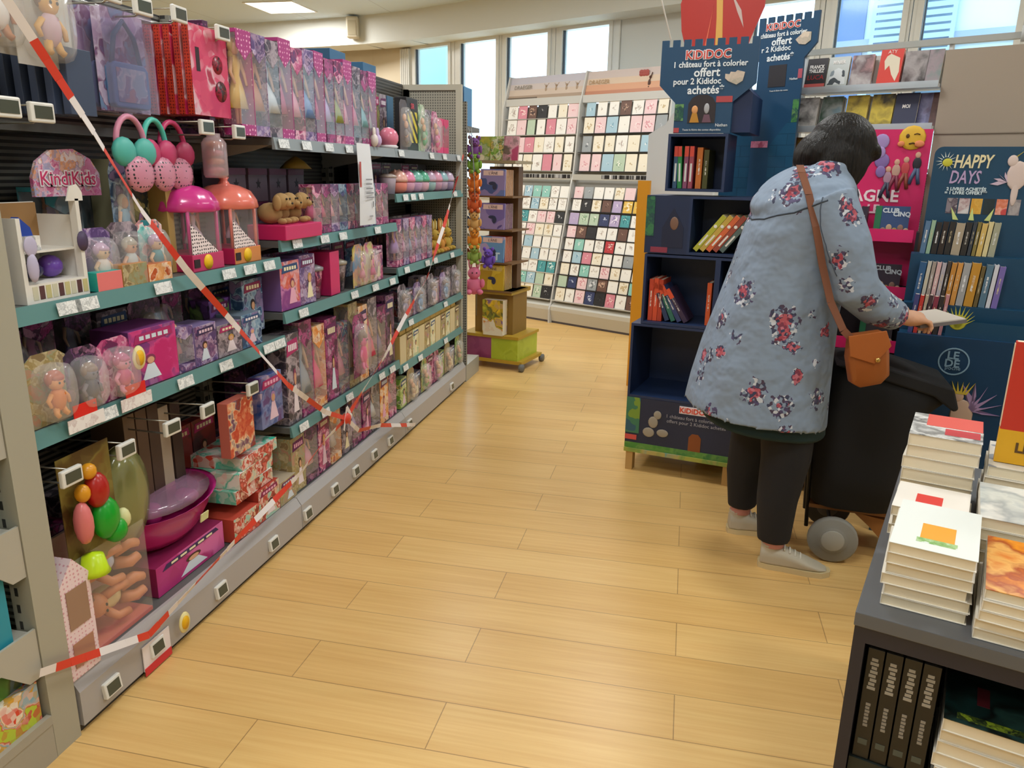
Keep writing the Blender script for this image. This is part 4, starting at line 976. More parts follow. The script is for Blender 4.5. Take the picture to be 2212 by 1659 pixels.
# ------------------------------------------------------------------ warning tape, red and white
TR = mat('d8402c', .4); TW = mat('e9e0dc', .4)
def tape(pts, label, ph=0):
    path = [Vector(p) for p in pts]; out = []; ms = []; acc = ph
    for i in range(len(path) - 1):
        a, b = path[i], path[i + 1]; L = (b - a).length; n = max(1, int(L / .045))
        for k in range(n):
            out.append(a.lerp(b, k / n)); ms.append(1 if (acc + L * k / n) % .27 < .14 else 0)
        acc += L
    out.append(path[-1]); ms.append(0)
    m = MB()
    for i in range(len(out) - 1):
        tw = .5 * math.sin(i * .35)
        m.strip([out[i], out[i + 1]], .021, ms[i], side=(math.sin(tw), .3, math.cos(tw)), t=.0008)
    o = m.build('barrier_tape', [TW, TR]); o.location = (0, 0, 0)
    tag(o, label, 'barrier tape', 'red and white barrier tapes')
XT = -1.435
def T2(l): return [(XT, y, z) for y, z in l]
tape(T2([(1.36, 1.92), (1.50, 1.79), (1.59, 1.68), (1.71, 1.53), (1.85, 1.34), (2.02, 1.16), (2.24, .96), (2.57, .66), (2.87, .46), (3.07, .37)]), 'red and white tape slanting down from the top left corner to the knot')
tape(T2([(4.98, 1.56), (4.58, 1.16), (4.22, .86), (3.83, .69), (3.55, .55), (3.25, .44), (3.07, .37)]), 'red and white tape coming down from the far end of the shelves', .1)
tape(T2([(3.07, .37), (2.85, .34), (2.64, .28), (2.19, .22), (1.87, .17), (1.69, .14), (1.55, .19)]) + [(-1.44, 1.32, .27)], 'red and white tape sagging from the knot along the base to the near post', .05)
tape(T2([(3.07, .37), (3.2, .27), (3.47, .21), (3.75, .12), (3.98, .05)]), 'short red and white tape end trailing right of the knot', .12)
m = MB(); m.ell((XT, 3.07, .37), (.02, .035, .025), 1); m.strip([(XT + .01, 3.02, .33), (XT, 3.08, .42), (XT, 3.13, .36)], .02, 0); o = m.build('tape_knot', [TW, TR]); tag(o, 'knot where the red and white tapes cross', 'tape knot')

# ------------------------------------------------------------------ near end unit (faces the camera)
def slot_mat():
    m, nt, N, L, b = nodes('slotted_post')
    tc = N.new('ShaderNodeTexCoord'); sp = N.new('ShaderNodeSeparateXYZ'); L.new(tc.outputs['Object'], sp.inputs[0])
    def mm(op, a, v, v2=None):
        n = N.new('ShaderNodeMath'); n.operation = op; L.new(a, n.inputs[0]); n.inputs[1].default_value = v
        if v2 is not None: n.inputs[2].default_value = v2
        return n.outputs[0]
    fz = mm('LESS_THAN', mm('FRACT', mm('MULTIPLY', sp.outputs[2], 22.2), 0), .5)
    fx = mm('COMPARE', sp.outputs[0], -.043, .005); fy = mm('LESS_THAN', sp.outputs[1], -.0495)
    a = N.new('ShaderNodeMath'); a.operation = 'MULTIPLY'; L.new(fz, a.inputs[0]); L.new(fx, a.inputs[1])
    c = N.new('ShaderNodeMath'); c.operation = 'MULTIPLY'; L.new(a.outputs[0], c.inputs[0]); L.new(fy, c.inputs[1])
    r = ramp(nt, ['aaa695', '35332f'], pos=[0, .5]); L.new(c.outputs[0], r.inputs[0]); L.new(r.outputs[0], b.inputs['Base Color']); b.inputs['Roughness'].default_value = .45
    return m
t = thing('end_shelving', (-1.46, 1.40, 0), 0)
bx(-.06, 0, -.05, .03, 0, 2.05).build('post', slot_mat(), t)
m = MB(); m.box(-.9, -.06, -.03, -.01, .1, 2.0); m.build('back_panel', perf('8f8d84', '3d3b37'), t)
for z in (.93, .63, .36):
    s = bx(-.9, -.012, -.44, -.055, z - .03, z).build('shelf', mat('b7b4a8', .4), t)
    MB().prism([(-.052, z + .01), (-.46, z + .01), (-.46, z - .03), (-.16, z - .05), (-.12, z - .09), (-.09, z - .12), (-.052, z - .12)], -.01, -.003, axis='x').build('bracket', mat('b3afa2', .4), s)
m = MB(); m.box(-.9, .001, -.95, -.052, 0, .1); m.box(-.012, .003, -.95, -.052, .1, .125); m.build('base', mat('a5a092', .4), t)
tag(t, 'grey slotted metal post and end shelves at the near end of the gondola', 'shelving')
for k, (z, yy) in enumerate([(.63, 1.24), (.36, 1.24)]):
    t = get('tealpk', carton(.16, .06, .25, art(['2a9cb0', '4ab0bc', '7fd0d0', '2a8ca8'], 12), M_('2a93a8'), 'toy_box')); t.location = (-1.558, yy - .0, z + .001); t.rotation_euler = (0, 0, 0); tag(t, 'teal toy box on the %s end shelf' % ['upper', 'lower'][k], 'toy box', 'teal boxes on the end shelves')
t = thing('toy_box', (-1.592, 1.075, .101), 0)
m = MB(); m.box(-.12, .12, 0, .26, 0, .13, 0); m.build('carton', art(['e0432c', 'efe6d8', 'd9a020', '7fb0c0', 'e8b8a0', 'c84a3a', 'b8cc3a'], 24), t)
m = MB(); m.box(-.1, .1, .02, .24, .13, .2, 0); m.build('arched_lid', art(['3f7a2a', '5a8a3a', '4a5a28', '6a90c0'], 10), t)
tag(t, 'colourful red and green toy box on the near end base', 'toy box')

# far end cap: blue boxes on top, plush toys hanging down
t = thing('end_shelving', (-1.70, 5.14, 0), 180)
bx(-.24, .24, -.35, -.0, .0, .12).build('base', STEEL, t); bx(-.24, .24, -.02, 0, .12, 1.9).build('back_panel', perf('8d8b82', '3a3834'), t)
bx(-.24, .24, -.33, -.02, 1.72, 1.75).build('shelf', SHELF, t)
tag(t, 'grey end shelf unit behind the framed panel holding blue boxes', 'shelving')
for k in range(4):
    t = get('blueb', carton(.07, .2, .25, art(['2f5f86', '3a7098', '24486c'], 9), M_('4a84b0'), 'storage_box')); t.location = (-1.53 - .09 * k, 5.2 + .0 * k, 1.751); t.rotation_euler.z = R(0); tag(t, 'upright blue box on the far end shelf, %s from the right' % ORD[k], 'storage box', 'upright blue boxes')
pl = [(1.60, '7a4a8a', 'purple'), (1.50, '7aa03a', 'green'), (1.38, 'd8762a', 'orange'), (1.24, 'c85a2a', 'dark orange'), (1.11, 'c89a5a', 'tan'), (.99, 'd8882a', 'golden'), (.88, '8aa04a', 'olive'), (.66, 'd87090', 'pink')]
def plush(c):
    def fn():
        t = thing('plush_toy')
        m = MB(); m.ell((0, .04, .045), (.04, .04, .045)); m.ell((0, .02, .1), (.034, .03, .03)); m.ell((0, -.012, .092), (.014, .01, .01))
        for s in (-1, 1): m.ell((s * .03, .02, .13), (.012, .008, .014)); m.ell((s * .04, .02, .055), (.012, .014, .028)); m.ell((s * .022, 0, .008), (.014, .02, .014))
        m.build('body', mat(c, .9), t); m = MB(); m.ell((-.012, -.01, .108), .004); m.ell((.012, -.01, .108), .004); m.ell((0, -.022, .094), .004); m.build('eyes_and_nose', '1d1712', t); return t
    return fn
for k, (z, c, d) in enumerate(pl):
    if k == 7: t = get('pbun', bunny(c, 'f0c8d0')); t.scale = (1.3,) * 3
    else: t = get(('pl', c), plush(c))
    t.location = (-1.44 + .0, 5.28, z - .05); t.rotation_euler.z = R(20); tag(t, '%s plush toy in the column by the shelf end, %s from the top' % (d, ORD[k]), 'plush toy', 'plush toys at the shelf end')
    if k < 7:
        t = get(('pl2', k % 3), plush(['a86a3a', '5a6a8a', 'c8c0a8'][k % 3])); t.location = (-1.50, 5.42, z - .04); t.rotation_euler.z = R(-10); tag(t, '%s plush toy behind the %s one' % (['brown', 'slate', 'cream'][k % 3], d), 'plush toy', 'plush toys behind')
t = get('violetplush', plush('6a4ab0')); t.location = (-1.36, 5.34, .80); tag(t, 'violet plush toy right of the pink bunny', 'plush toy')
m = MB()
for k in range(3): m.tube([(-1.47 + .02 * k, 5.15, 1.74), (-1.44, 5.34, 1.66 - k * .3), (-1.44, 5.34, .45)], .0025, 0, 5)
o = m.build('plush_hanger', mat('8a8a86', .4, .6)); tag(o, 'thin wire hanger holding the plush toys at the shelf end', 'hanger')
# ------------------------------------------------------------------ greeting card racks by the back wall
def at(org, ang, s, b, z=0):
    x, y = fr(org, ang, s, b); return (x, y, z)
SILV = mat('c6c6c2', .4)
def yb(z): return .35 + (z - 1.4) * .1 / .7 if z > 1.4 else .05 + (z - .25) * .3 / 1.15
CARDC = {
 'white': ['f1efe9', 'f6f4f0', 'd8d4cc', 'f3f1ec', 'b8a8a0'], 'cream': ['efe7d3', 'f4eedf', 'c9b48c', 'e9dfc8'], 'pale pink': ['eccdd0', 'f4dfe0', 'd99aa4', 'efd6d6'], 'pink': ['d88a9a', 'e6a8b0', 'f0d0d0', 'c9607a'],
 'teal': ['4a9aa0', '5fb4b8', '2a7880', 'd8ece8'], 'pale blue': ['a8c8d8', 'c8dde6', '7fa8c0', 'e8f0f2'], 'black': ['26262a', '34343a', '1b1b1f', 'c8c8c8'], 'sage green': ['b8ccb4', 'd0dcc8', '8aa888', 'e8ece0'],
 'mint': ['8fc8bc', 'c0e0d8', '5aa89c', 'eef4f0'], 'grey': ['9aa0a4', 'b8bcc0', '6f757a', 'd8dadc'], 'brown': ['6a4c42', '8a6a5c', 'c9a890', '4a3430'], 'yellow': ['e0b850', 'ecd28a', 'f4ecd0', 'c99a30'],
 'orange': ['e07038', 'f0a070', 'f4dcc8', 'c0502a'], 'navy': ['323c64', '4a5684', 'c0c8dc', '262c48'], 'lilac': ['b8a8cc', 'd4c8e0', '9080b0', 'efe9f2'], 'red': ['c03a40', 'd8606a', 'f0d0c8', '8c2630']}
def motif(cols):
    m, nt, N, L, b = nodes('card_' + cols[0])
    tc = N.new('ShaderNodeTexCoord'); oi = N.new('ShaderNodeObjectInfo')
    ad = N.new('ShaderNodeVectorMath'); ad.operation = 'ADD'; L.new(tc.outputs['Object'], ad.inputs[0]); L.new(oi.outputs['Random'], ad.inputs[1])
    nz = N.new('ShaderNodeTexNoise'); nz.inputs['Scale'].default_value = 45; L.new(ad.outputs[0], nz.inputs['Vector'])
    ctr = N.new('ShaderNodeVectorMath'); ctr.operation = 'SUBTRACT'; L.new(tc.outputs['Object'], ctr.inputs[0]); ctr.inputs[1].default_value = (0, 0, .066)
    ln = N.new('ShaderNodeVectorMath'); ln.operation = 'LENGTH'; L.new(ctr.outputs[0], ln.inputs[0])
    ma = N.new('ShaderNodeMath'); ma.operation = 'MULTIPLY_ADD'; L.new(nz.outputs[0], ma.inputs[0]); ma.inputs[1].default_value = .1; L.new(ln.outputs['Value'], ma.inputs[2])
    rr_ = N.new('ShaderNodeMath'); rr_.operation = 'MULTIPLY_ADD'; L.new(oi.outputs['Random'], rr_.inputs[0]); rr_.inputs[1].default_value = .035; rr_.inputs[2].default_value = .052
    lt = N.new('ShaderNodeMath'); lt.operation = 'LESS_THAN'; L.new(ma.outputs[0], lt.inputs[0]); L.new(rr_.outputs[0], lt.inputs[1])
    n2 = N.new('ShaderNodeTexVoronoi'); n2.inputs['Scale'].default_value = 70; L.new(ad.outputs[0], n2.inputs['Vector'])
    sp = N.new('ShaderNodeSeparateColor'); L.new(n2.outputs['Color'], sp.inputs[0])
    r = ramp(nt, [cols[2], cols[-1], cols[1], cols[2]]); L.new(sp.outputs[0], r.inputs[0])
    mx = N.new('ShaderNodeMix'); mx.data_type = 'RGBA'; L.new(lt.outputs[0], mx.inputs[0]); mx.inputs[6].default_value = lin(rgb(cols[0])) + (1,); L.new(r.outputs[0], mx.inputs[7])
    L.new(mx.outputs[2], b.inputs['Base Color']); b.inputs['Roughness'].default_value = .5
    return m
CM = {k: motif(v) for k, v in CARDC.items()}
def card(w, h):
    m = MB(); m.box(-w / 2, w / 2, 0, .003, 0, h); return m
CARDP = {}
def place_card(s, z, w, h, colour, unit, ro, ri, sec, mounted=CM):
    k = (round(w, 3), round(h, 3))
    if k not in CARDP:
        o = card(w, h).build('greeting_card', CM['white']); CARDP[k] = o; first = True
    else:
        o = CARDP[k].copy(); C.objects.link(o)
    o.material_slots[0].link = 'OBJECT'; o.material_slots[0].material = CM[colour]
    o.location = at(CO, CA, s, yb(z + .01) - .028, z); o.rotation_euler = (R(-13 if z < 1.4 else -8), 0, R(CA) + R(random.uniform(-2, 2)))
    tag(o, '%s greeting card, %s from left, %s row, %s half of the %s rack' % (colour, ORD[ri], ORD[ro], sec, unit), 'greeting card', 'greeting cards on the %s rack' % unit)
random.seed(11)
def rack(s0, s1, unit, lower_from, upw, loww):
    t = thing('card_rack', at(CO, CA, s0, 0), CA); W = s1 - s0
    prof = [(.0, .0), (.0, .14), (.03, .2), (.05, .3), (.12, .6), (.22, 1.0), (.30, 1.36), (.33, 1.46), (.36, 1.7), (.4, 2.12), (.43, 2.2), (.5, 2.43), (.62, 2.43), (.62, 0)]
    MB().prism([(a - .012, b) for a, b in prof], -.008, .008, axis='x').build('side_panel', SILV, t)
    if unit == 'right': MB().prism([(a - .012, b) for a, b in prof], W - .008, W + .008, axis='x').build('side_panel', SILV, t)
    m = MB(); m.prism([(.0, .13), (.0, .17), (.05, .2), (.6, .2), (.6, .02), (.03, .02)], .01, W - .01, axis='x'); m.build('base', mat('c9c7bd', .4), t)
    bx(.01, W - .01, .03, .5, 0, .1).build('plinth', mat('4a4448'), t)
    m = MB(); m.prism([(.085, .2), (.375, 1.36), (.41, 1.44), (.475, 2.12), (.6, 2.12), (.6, .2)], .01, W - .01, axis='x'); m.build('back_panel', mat('c2c0b8', .5), t)
    h = MB(); h.prism([(.45, 2.2), (.51, 2.42), (.525, 2.42), (.465, 2.2)], .01, W - .01, axis='x')
    hd = h.build('header_panel', mat('bcb8c2' if unit == 'left' else 'c4b4ae', .5), t)
    for q, (f0, f1, c) in enumerate([(.0, .16, 'a8917c' if unit == 'left' else 'b87a5c'), (.16, .42, 'cbb8a8' if unit == 'left' else 'd09a78'), (.42, .68, 'c8bcb8' if unit == 'left' else 'd0b8a0')]):
        MB().prism([(.45 + .06 * f0 - .0015, 2.2 + .22 * f0), (.45 + .06 * f1 - .0015, 2.2 + .22 * f1), (.45 + .06 * f1, 2.2 + .22 * f1), (.45 + .06 * f0, 2.2 + .22 * f0)], .011, W - .011, axis='x').build('printed_sky', mat(c, .5), hd)
    bx(.01, W - .01, .42, .46, 2.13, 2.2).build('header_rail', SILV, t)
    text('DRAEGER', .055, 'a8865c' if unit == 'right' else '8a8478', t, (.16 if unit == 'right' else .2, .466, 2.3), rot=(75, 0, 0))
    m = MB()
    if unit == 'left':
        for k in range(4):
            xx = .5 + k * .13; m.ell((xx, .47, 2.28), (.012, .004, .03)); m.tube([(xx - .02, .472, 2.215), (xx, .47, 2.26), (xx + .02, .472, 2.215)], .005, 0, 5); m.tube([(xx - .03, .49, 2.34), (xx, .474, 2.3), (xx + .025, .49, 2.345)], .004, 0, 5); m.ell((xx, .475, 2.318), .011)
        m.build('leaping_figures', 'a89078', t)
        bx(.0, .4, .445, .452, 2.2, 2.215).build('horizon_line', '6a5a4c', t)
    else:
        m.ell((.72, .468, 2.27), (.016, .004, .04)); m.ell((.725, .475, 2.33), .012); m.tube([(.72, .472, 2.3), (.74, .485, 2.37)], .005, 0, 5); m.tube([(.71, .465, 2.21), (.72, .467, 2.25)], .009, 0, 5)
        m.build('dancing_figure', '4a2a20', t)
        m = MB()
        for q in range(6): m.ell((.62 + .03 * (q % 3), .488, 2.36 + .02 * (q // 3)), (.025, .003, .02))
        m.build('red_leaves', 'a04840', t)
    bx(.01, W - .01, .30, .325, 1.4, 1.455).build('price_strip', mat('b9b8b0', .4), t)
    bx(.35 * W, .98 * W, .297, .3, 1.415, 1.45).build('barcode_strip', art(['1d1d20', '26262a', '5c5c60', 'e8e8e8', '1d1d20', '1d1d20'], 60, stretch=(1, 1, 0)), t)
    LC = ['white', 'cream', 'pale pink', 'white', 'white', 'pink', 'cream', 'pale blue', 'black', 'sage green', 'cream', 'mint', 'grey', 'brown', 'white', 'yellow', 'white', 'lilac', 'navy', 'teal', 'pale pink', 'orange', 'red']
    zup = [2.0, 1.84, 1.665, 1.485]; zlo = [1.225, 1.105, .975, .85, .73, .61, .49, .37, .235]
    for ri, z in enumerate(zup):
        bx(.02, W - .02, yb(z) - .035, yb(z) + .06, z - .006, z).build('ledge', mat('2c2a2c' if unit == 'right' else 'bdbbb4', .5), t)
        n = upw; p = (W - .08) / n
        for k in range(n):
            c = random.choice(LC[:8] * 3 + LC[:14]) if not (unit == 'right' and ri == 3) else random.choice(['pale pink', 'cream', 'pale blue', 'white', 'sage green'])
            w = random.choice([.105, .118, .125]); 
            place_card(s0 + .05 + p * (k + .5), z + .002, w, .15 if ri < 3 else .16, c, unit, ri, k, 'upper')
    for ri, z in enumerate(zlo):
        bx(.02, W - .02, yb(z) - .035, yb(z) + .05, z - .008, z).build('ledge', mat('26242a' if unit == 'right' and ri < 8 else 'c9c7c0', .5), t)
        n = loww; p = (W - .06) / n
        for k in range(n):
            s = s0 + .04 + p * (k + .5)
            if s < lower_from: continue
            pool = (['white'] * 3 + ['pale pink', 'cream', 'white', 'mint', 'pale blue', 'sage green', 'teal', 'black']) if unit == 'left' else LC
            place_card(s, z + .002, random.choice([.1, .108]), .112 if ri < 8 else .13, random.choice(pool), unit, ri, k, 'lower')
    tag(t, 'silver card rack, %s one, with %s printed on its header' % (unit, 'leaping figures' if unit == 'left' else 'a dancing figure and red leaves'), 'card rack', 'greeting card racks')
rack(-.70, .29, 'left', -.42, 7, 8)
rack(.29, 1.30, 'right', -9, 7, 8)

# white column board and yellow board right of the racks
t = thing('display_board', (-.29, 5.5, 0), -28)
MB().prism([(0, 0), (.5, 0), (.5, 1.9), (.2, 1.88), (.12, 1.78), (0, 1.72)], 0, .03).build('board', mat('d3d6d6', .5), t)
bx(-.03, .0, .0, .03, .0, .03).build('foot', 'b8b8b8', t)
tag(t, 'tall white board with a stepped top beside the card racks', 'display board')
t = bx(-.0, .09, -.02, 0, 0, 1.42).build('display_board', mat('d9951e', .5)); t.location = (-.325, 5.38, 0); t.rotation_euler.z = R(-28)
tag(t, 'narrow orange yellow board edge between racks and castle display', 'display board')

# ------------------------------------------------------------------ spinner book stand
t = thing('book_spinner', (-1.36, 5.78, 0), -12)
m = MB(); m.box(-.25, .27, -.2, .2, .05, .075); bxb = m.build('base_board', mat('b8942a', .5), t)
for sx in (-.25, .27):
    for sy in (-.2, .2):
        MB().lathe([(.001, -.014), (.03, -.014), (.03, .014), (.001, .014)], (sx, sy, .03), 14, axis='x').build('caster', '6a6a66', t)
bx(-.23, .01, -.19, .19, .075, .24, 0).build('purple_panel', art(['7a2a58', '8a3a68', 'a0507a'], 8), t)
bx(.01, .23, -.19, .19, .075, .24, 0).build('green_panel', art(['a8b82a', 'b4c43a', '98a820'], 8), t)
bx(-.24, .24, -.2, .2, .24, .262).build('yellow_board', mat('b8942a', .5), t)
bx(-.16, .16, -.13, .13, .262, .58).build('column_wood', mat('8a6a2a', .5), t)
bx(-.15, .17, -.18, .18, .57, .6).build('collar', mat('a8882c', .5), t)
bx(-.12, .12, .02, .1, .6, 1.5).build('column', mat('6a4c30', .5), t)
for k, z in enumerate([.6, .81, 1.05, 1.29]):
    bx(-.15, .17, -.19, .12, z - .012, z).build('tray', mat('7a5a38', .5), t)
bx(-.16, .18, -.18, .14, 1.52, 1.54).build('top_tray', mat('9a8a6a', .5), t)
tag(t, 'brown rotating book stand on casters with purple and green base panels', 'book stand')
SP = (-1.36, 5.78)
for k, (z, c1, c2, d) in enumerate([(1.29, ['6a7ab0', '9080b0', '4a5a90'], 'd0905a', 'blue and lilac'), (1.05, ['7a6aa8', '9a86b8', '5a4a88'], '7a3a7a', 'purple'), (.81, ['5a80b8', '6a9ac8', 'b0a0c8'], 'c8482a', 'blue with a letter T'), (.60, ['c8a82a', 'd8bc3a', 'b8942a'], 'c89a2a', 'yellow')]):
    def mk():
        t = thing('book'); bx(-.1, .1, 0, .02, 0, .19).build('cover', art(c1, 9, kind='N'), t, bevel=.003)
        bx(-.075, .085, -.001, 0, .145, .18).build('title_label', 'e8c8c0' if k < 3 else 'c8b060', t)
        text("L'ÂNE TROTRO" if False else "L'ÂNE", .028, '4a3a40', t, (.005, -.0015, .152))
        m = MB(); m.ell((0, -.002, .09), (.03, .002, .012)); m.ell((.02, -.002, .07), (.018, .002, .025)); m.build('drawing', '2f3350', t)
        if k == 2: text('T', .075, 'c8e0ee', t, (.045, -.0025, .02), bold=.003)
        return t
    t = mk(); x, y = fr(SP, -12, -.0, -.185); t.location = (x, y, z); t.rotation_euler = (R(-4), 0, R(-12))
    tag(t, '%s picture book facing out, %s from the top of the spinner' % (d, ORD[k]), 'book', 'picture books on the spinner')
    for q in range(6):
        t = get(('spb', k), (lambda c2=c2: (lambda t: (bx(-.1, .1, 0, .004, 0, .185).build('cover', mat(c2), t), bx(-.099, .099, .004, .013, .002, .183).build('pages', 'e0d0b8', t), t)[2])(thing('book')))); x, y = fr(SP, -12, .0, -.155 + q * .023)
        t.location = (x, y, z + .001); t.rotation_euler.z = R(-12); tag(t, '%s edged book standing behind the front one, %s in depth, %s spinner tray' % ({0: 'orange', 1: 'purple', 2: 'red', 3: 'golden'}[k], ORD[q], ORD[k]), 'book', 'books behind on the spinner')
for k in range(3):
    t = get(('spt', k), cover_book(.12, .012, .17, [art(['c8b83a', '7a9a4a', 'efe0c0'], 20), A_GREEN, art(['b8486a', 'd8a0a8', '6a5a4a'], 20)][k])); x, y = fr(SP, -12, -.1 + k * .11, -.14); t.location = (x, y, 1.541); t.rotation_euler = (R(-10), 0, R(-12)); tag(t, '%s book on top of the spinner' % ['yellow green', 'green', 'rose'][k], 'book')
t = get('spbox', cover_book(.17, .08, .27, art(['e8e0c8', 'd8842a', 'c8c83a', '5a5a30', 'f0c82a', '8a6a8a'], 12))); x, y = fr(SP, -12, .03, -.215); t.location = (x, y, .263); t.rotation_euler.z = R(-12); tag(t, 'large yellow and orange book box near the spinner base', 'book')

# ------------------------------------------------------------------ castle cardboard display
NAVY = mat('1f3154', .45); NAVYD = mat('141d33', .5); TEALN = mat('1d4d6c', .45)
A0 = (-.205, 3.73); AA = -12
def brick_mat():
    m, nt, N, L, b = nodes('printed_castle_bricks')
    tc = N.new('ShaderNodeTexCoord'); mp = N.new('ShaderNodeMapping'); mp.inputs['Rotation'].default_value = (R(90), 0, 0)
    L.new(tc.outputs['Object'], mp.inputs[0]); br = N.new('ShaderNodeTexBrick'); br.inputs['Scale'].default_value = 1
    br.inputs['Brick Width'].default_value = .1; br.inputs['Row Height'].default_value = .05; br.inputs['Mortar Size'].default_value = .0012
    for i, c in (('Color1', '1b5070'), ('Color2', '1a4b6a'), ('Mortar', '123a54')): br.inputs[i].default_value = lin(rgb(c)) + (1,)
    L.new(mp.outputs[0], br.inputs['Vector']); L.new(br.outputs['Color'], b.inputs['Base Color']); b.inputs['Roughness'].default_value = .45
    return m
BRICK = brick_mat()
t = thing('castle_display', (A0[0], A0[1], 0), AA)
m = MB(); m.box(-.02, .52, -.01, .4, .1, .12); m.build('pallet_deck', art(['a8a84a', '7a9a4a', 'b8a860', '4a9aa0'], 10, stretch=(1, 1, .2)), t)
for x0 in (-.01, .475):
    for y0 in (0, .34): bx(x0, x0 + .035, y0, y0 + .05, 0, .1).build('pallet_leg', mat('c09a5c', .6), t)
bx(-.01, .51, .36, .39, .05, .1).build('pallet_board', mat('8a6a3c', .6), t)
b0 = bx(-.02, .52, 0, .4, .121, .385).build('base_box', mat('222b45', .45), t)
bx(-.02, .05, -.002, 0, .20, .385).build('teal_patch', art(['2c5c70', '3c7a5c', '7a9a3a', '2f6a80'], 14, kind='N'), b0)
bx(-.02, .52, -.0025, -.0, .121, .15).build('grass_strip', art(['4a8a3a', '6a9a4a', '3a7a40'], 20), b0)
bx(-.02, .04, -.003, -.0, .165, .19).build('coral_patch', 'd0504a', b0)
bx(.245, .395, -.003, -.0, .335, .372).build('red_badge', 'e8dce0', b0); text('KiDiDOC', .036, 'd8442a', b0, (.32, -.0035, .341), bold=.001)
text('1 château fort à colorier', .024, 'a8a8b0', b0, (.3, -.003, .305)); text('offert pour 2 Kididoc achetés', .024, 'a8a8b0', b0, (.33, -.003, .28))
MB().prism([(.3, .15), (.36, .15), (.36, .22), (.345, .238), (.315, .238), (.3, .22)], -.003, 0).build('arch_door', '8a4a20', b0)
m = MB(); m.ell((.12, -.003, .27), (.025, .002, .03)); m.ell((.14, -.003, .31), (.02, .002, .022)); m.ell((.1, -.003, .215), (.03, .002, .025)); m.ell((.17, -.003, .22), (.03, .002, .02)); m.build('printed_dog', 'a09888', b0)
def case(x0, x1, z0, z1, d=.3, name='book_case', w=.012):
    m = MB(); m.box(x0, x1, 0, d, z0, z0 + w); m.box(x0, x1, 0, d, z1 - w, z1); m.box(x0, x0 + w, 0, d, z0 + w, z1 - w); m.box(x1 - w, x1, 0, d, z0 + w, z1 - w); m.box(x0 + w, x1 - w, d - .006, d, z0 + w, z1 - w)
    return m.build(name, NAVY, t)
case(-.02, .52, .386, .758, .38); case(.025, .37, .76, 1.095, .3); case(.37, .52, .76, 1.095, .3)
case(.22, .5, 1.1, 1.365, .28)
bk = bx(.02, .22, 0, .3, 1.1, 1.365).build('printed_block', mat('1c2b4a', .45), t)
MB().prism([(.1, 1.22), (.15, 1.31), (.2, 1.22), (.2, 1.13), (.1, 1.13)], -.002, 0).build('house_picture', '17203a', bk)
bx(.02, .06, -.002, 0, 1.18, 1.36).build('ivy_picture', art(['1f4a48', '2f6a4a', '26454c', '3f7a50'], 40), bk)
MB().ell((.155, -.002, 1.24), (.02, .002, .03)).build('figure_picture', '7a5a48', bk); bx(.05, .13, -.002, 0, 1.105, 1.13).build('coral_patch', '8a3448', bk)
case(.10, .365, 1.385, 1.635, .24)
def crenel(x0, x1, zt, n, dz=.028, gap=.35):
    p = (x1 - x0) / (n - gap); out = []
    for k in range(n):
        a = x0 + k * p; b = a + p * (1 - gap)
        out += [(a, zt - dz), (a, zt), (b, zt), (b, zt - dz)] if 0 < k else [(a, zt), (b, zt), (b, zt - dz)]
    return out[:-1]
def sign(par, x0, x1, bx0, bx1, zb, zf0, zf1, zt, lines, n=9, name='sign'):
    pts = [(bx0, zb), (bx0, zf0), (x0, zf1)] + crenel(x0, x1, zt, n) + [(x1, zf1), (bx1, zf0), (bx1, zb)]
    o = MB().prism(pts, 0, .012).build(name, mat('1d4566', .4), par)
    return o
sg = sign(t, .045, .462, .12, .37, 1.637, 1.765, 1.84, 2.025, None)
W_ = mat('e6ecef', .5)
text('KiDiDOC', .05, W_, sg, (.25, -.0012, 1.945), off=.0035, sx=.95); text('KiDiDOC', .05, mat('c8443a'), sg, (.25, -.0025, 1.945), sx=.95, bold=.0008)
text('1 château fort à colorier', .034, W_, sg, (.26, -.0012, 1.912), bold=.0006, sx=.95); text('offert', .05, W_, sg, (.25, -.0012, 1.873), bold=.001, sx=1.0)
text('pour 2 Kididoc', .036, W_, sg, (.21, -.0012, 1.842), bold=.0007, sx=.95); text('achetés*', .048, W_, sg, (.25, -.0012, 1.802), bold=.001, sx=.95)
text('Nathan', .018, W_, sg, (.33, -.0012, 1.665)); text('Toute la féérie des contes disponibles', .011, W_, sg, (.245, -.0012, 1.648))
MB().prism([(.33, 1.862), (.345, 1.85), (.38, 1.835), (.405, 1.85), (.412, 1.885), (.38, 1.893), (.372, 1.886), (.352, 1.888), (.348, 1.878), (.33, 1.88)], -.003, 0).build('castle_picture', art(['d8c8b4', 'c8b8a8', 'b0a898'], 60), sg)
MB().prism([(.18, 1.68), (.30, 1.68), (.30, 1.76), (.285, 1.785), (.26, 1.797), (.22, 1.797), (.195, 1.785), (.18, 1.76)], -.002, 0).build('dark_arch', '2a2226', sg)
m = MB(); m.ell((.21, -.003, 1.735), (.014, .002, .018)); m.prism([(.19, 1.682), (.232, 1.682), (.22, 1.722), (.2, 1.722)], -.004, -.002, 1); m.ell((.262, -.003, 1.74), (.012, .002, .022), 2); m.prism([(.245, 1.682), (.285, 1.682), (.275, 1.715), (.252, 1.715)], -.004, -.002, 3)
m.build('two_small_figures', ['d89a60', 'b8822a', 'a8a8ac', '6a4a5a'], sg)
bx(.121, .16, -.0015, 0, 1.69, 1.76).build('ivy_picture', art(['1f4a48', '2f6a4a', '26454c', '6a9a5a'], 40), sg)
bx(.30, .369, -.0015, 0, 1.765, 1.79).build('coral_patch', 'b04448', sg); bx(.121, .145, -.0015, 0, 1.64, 1.66).build('coral_patch', 'b04448', sg)
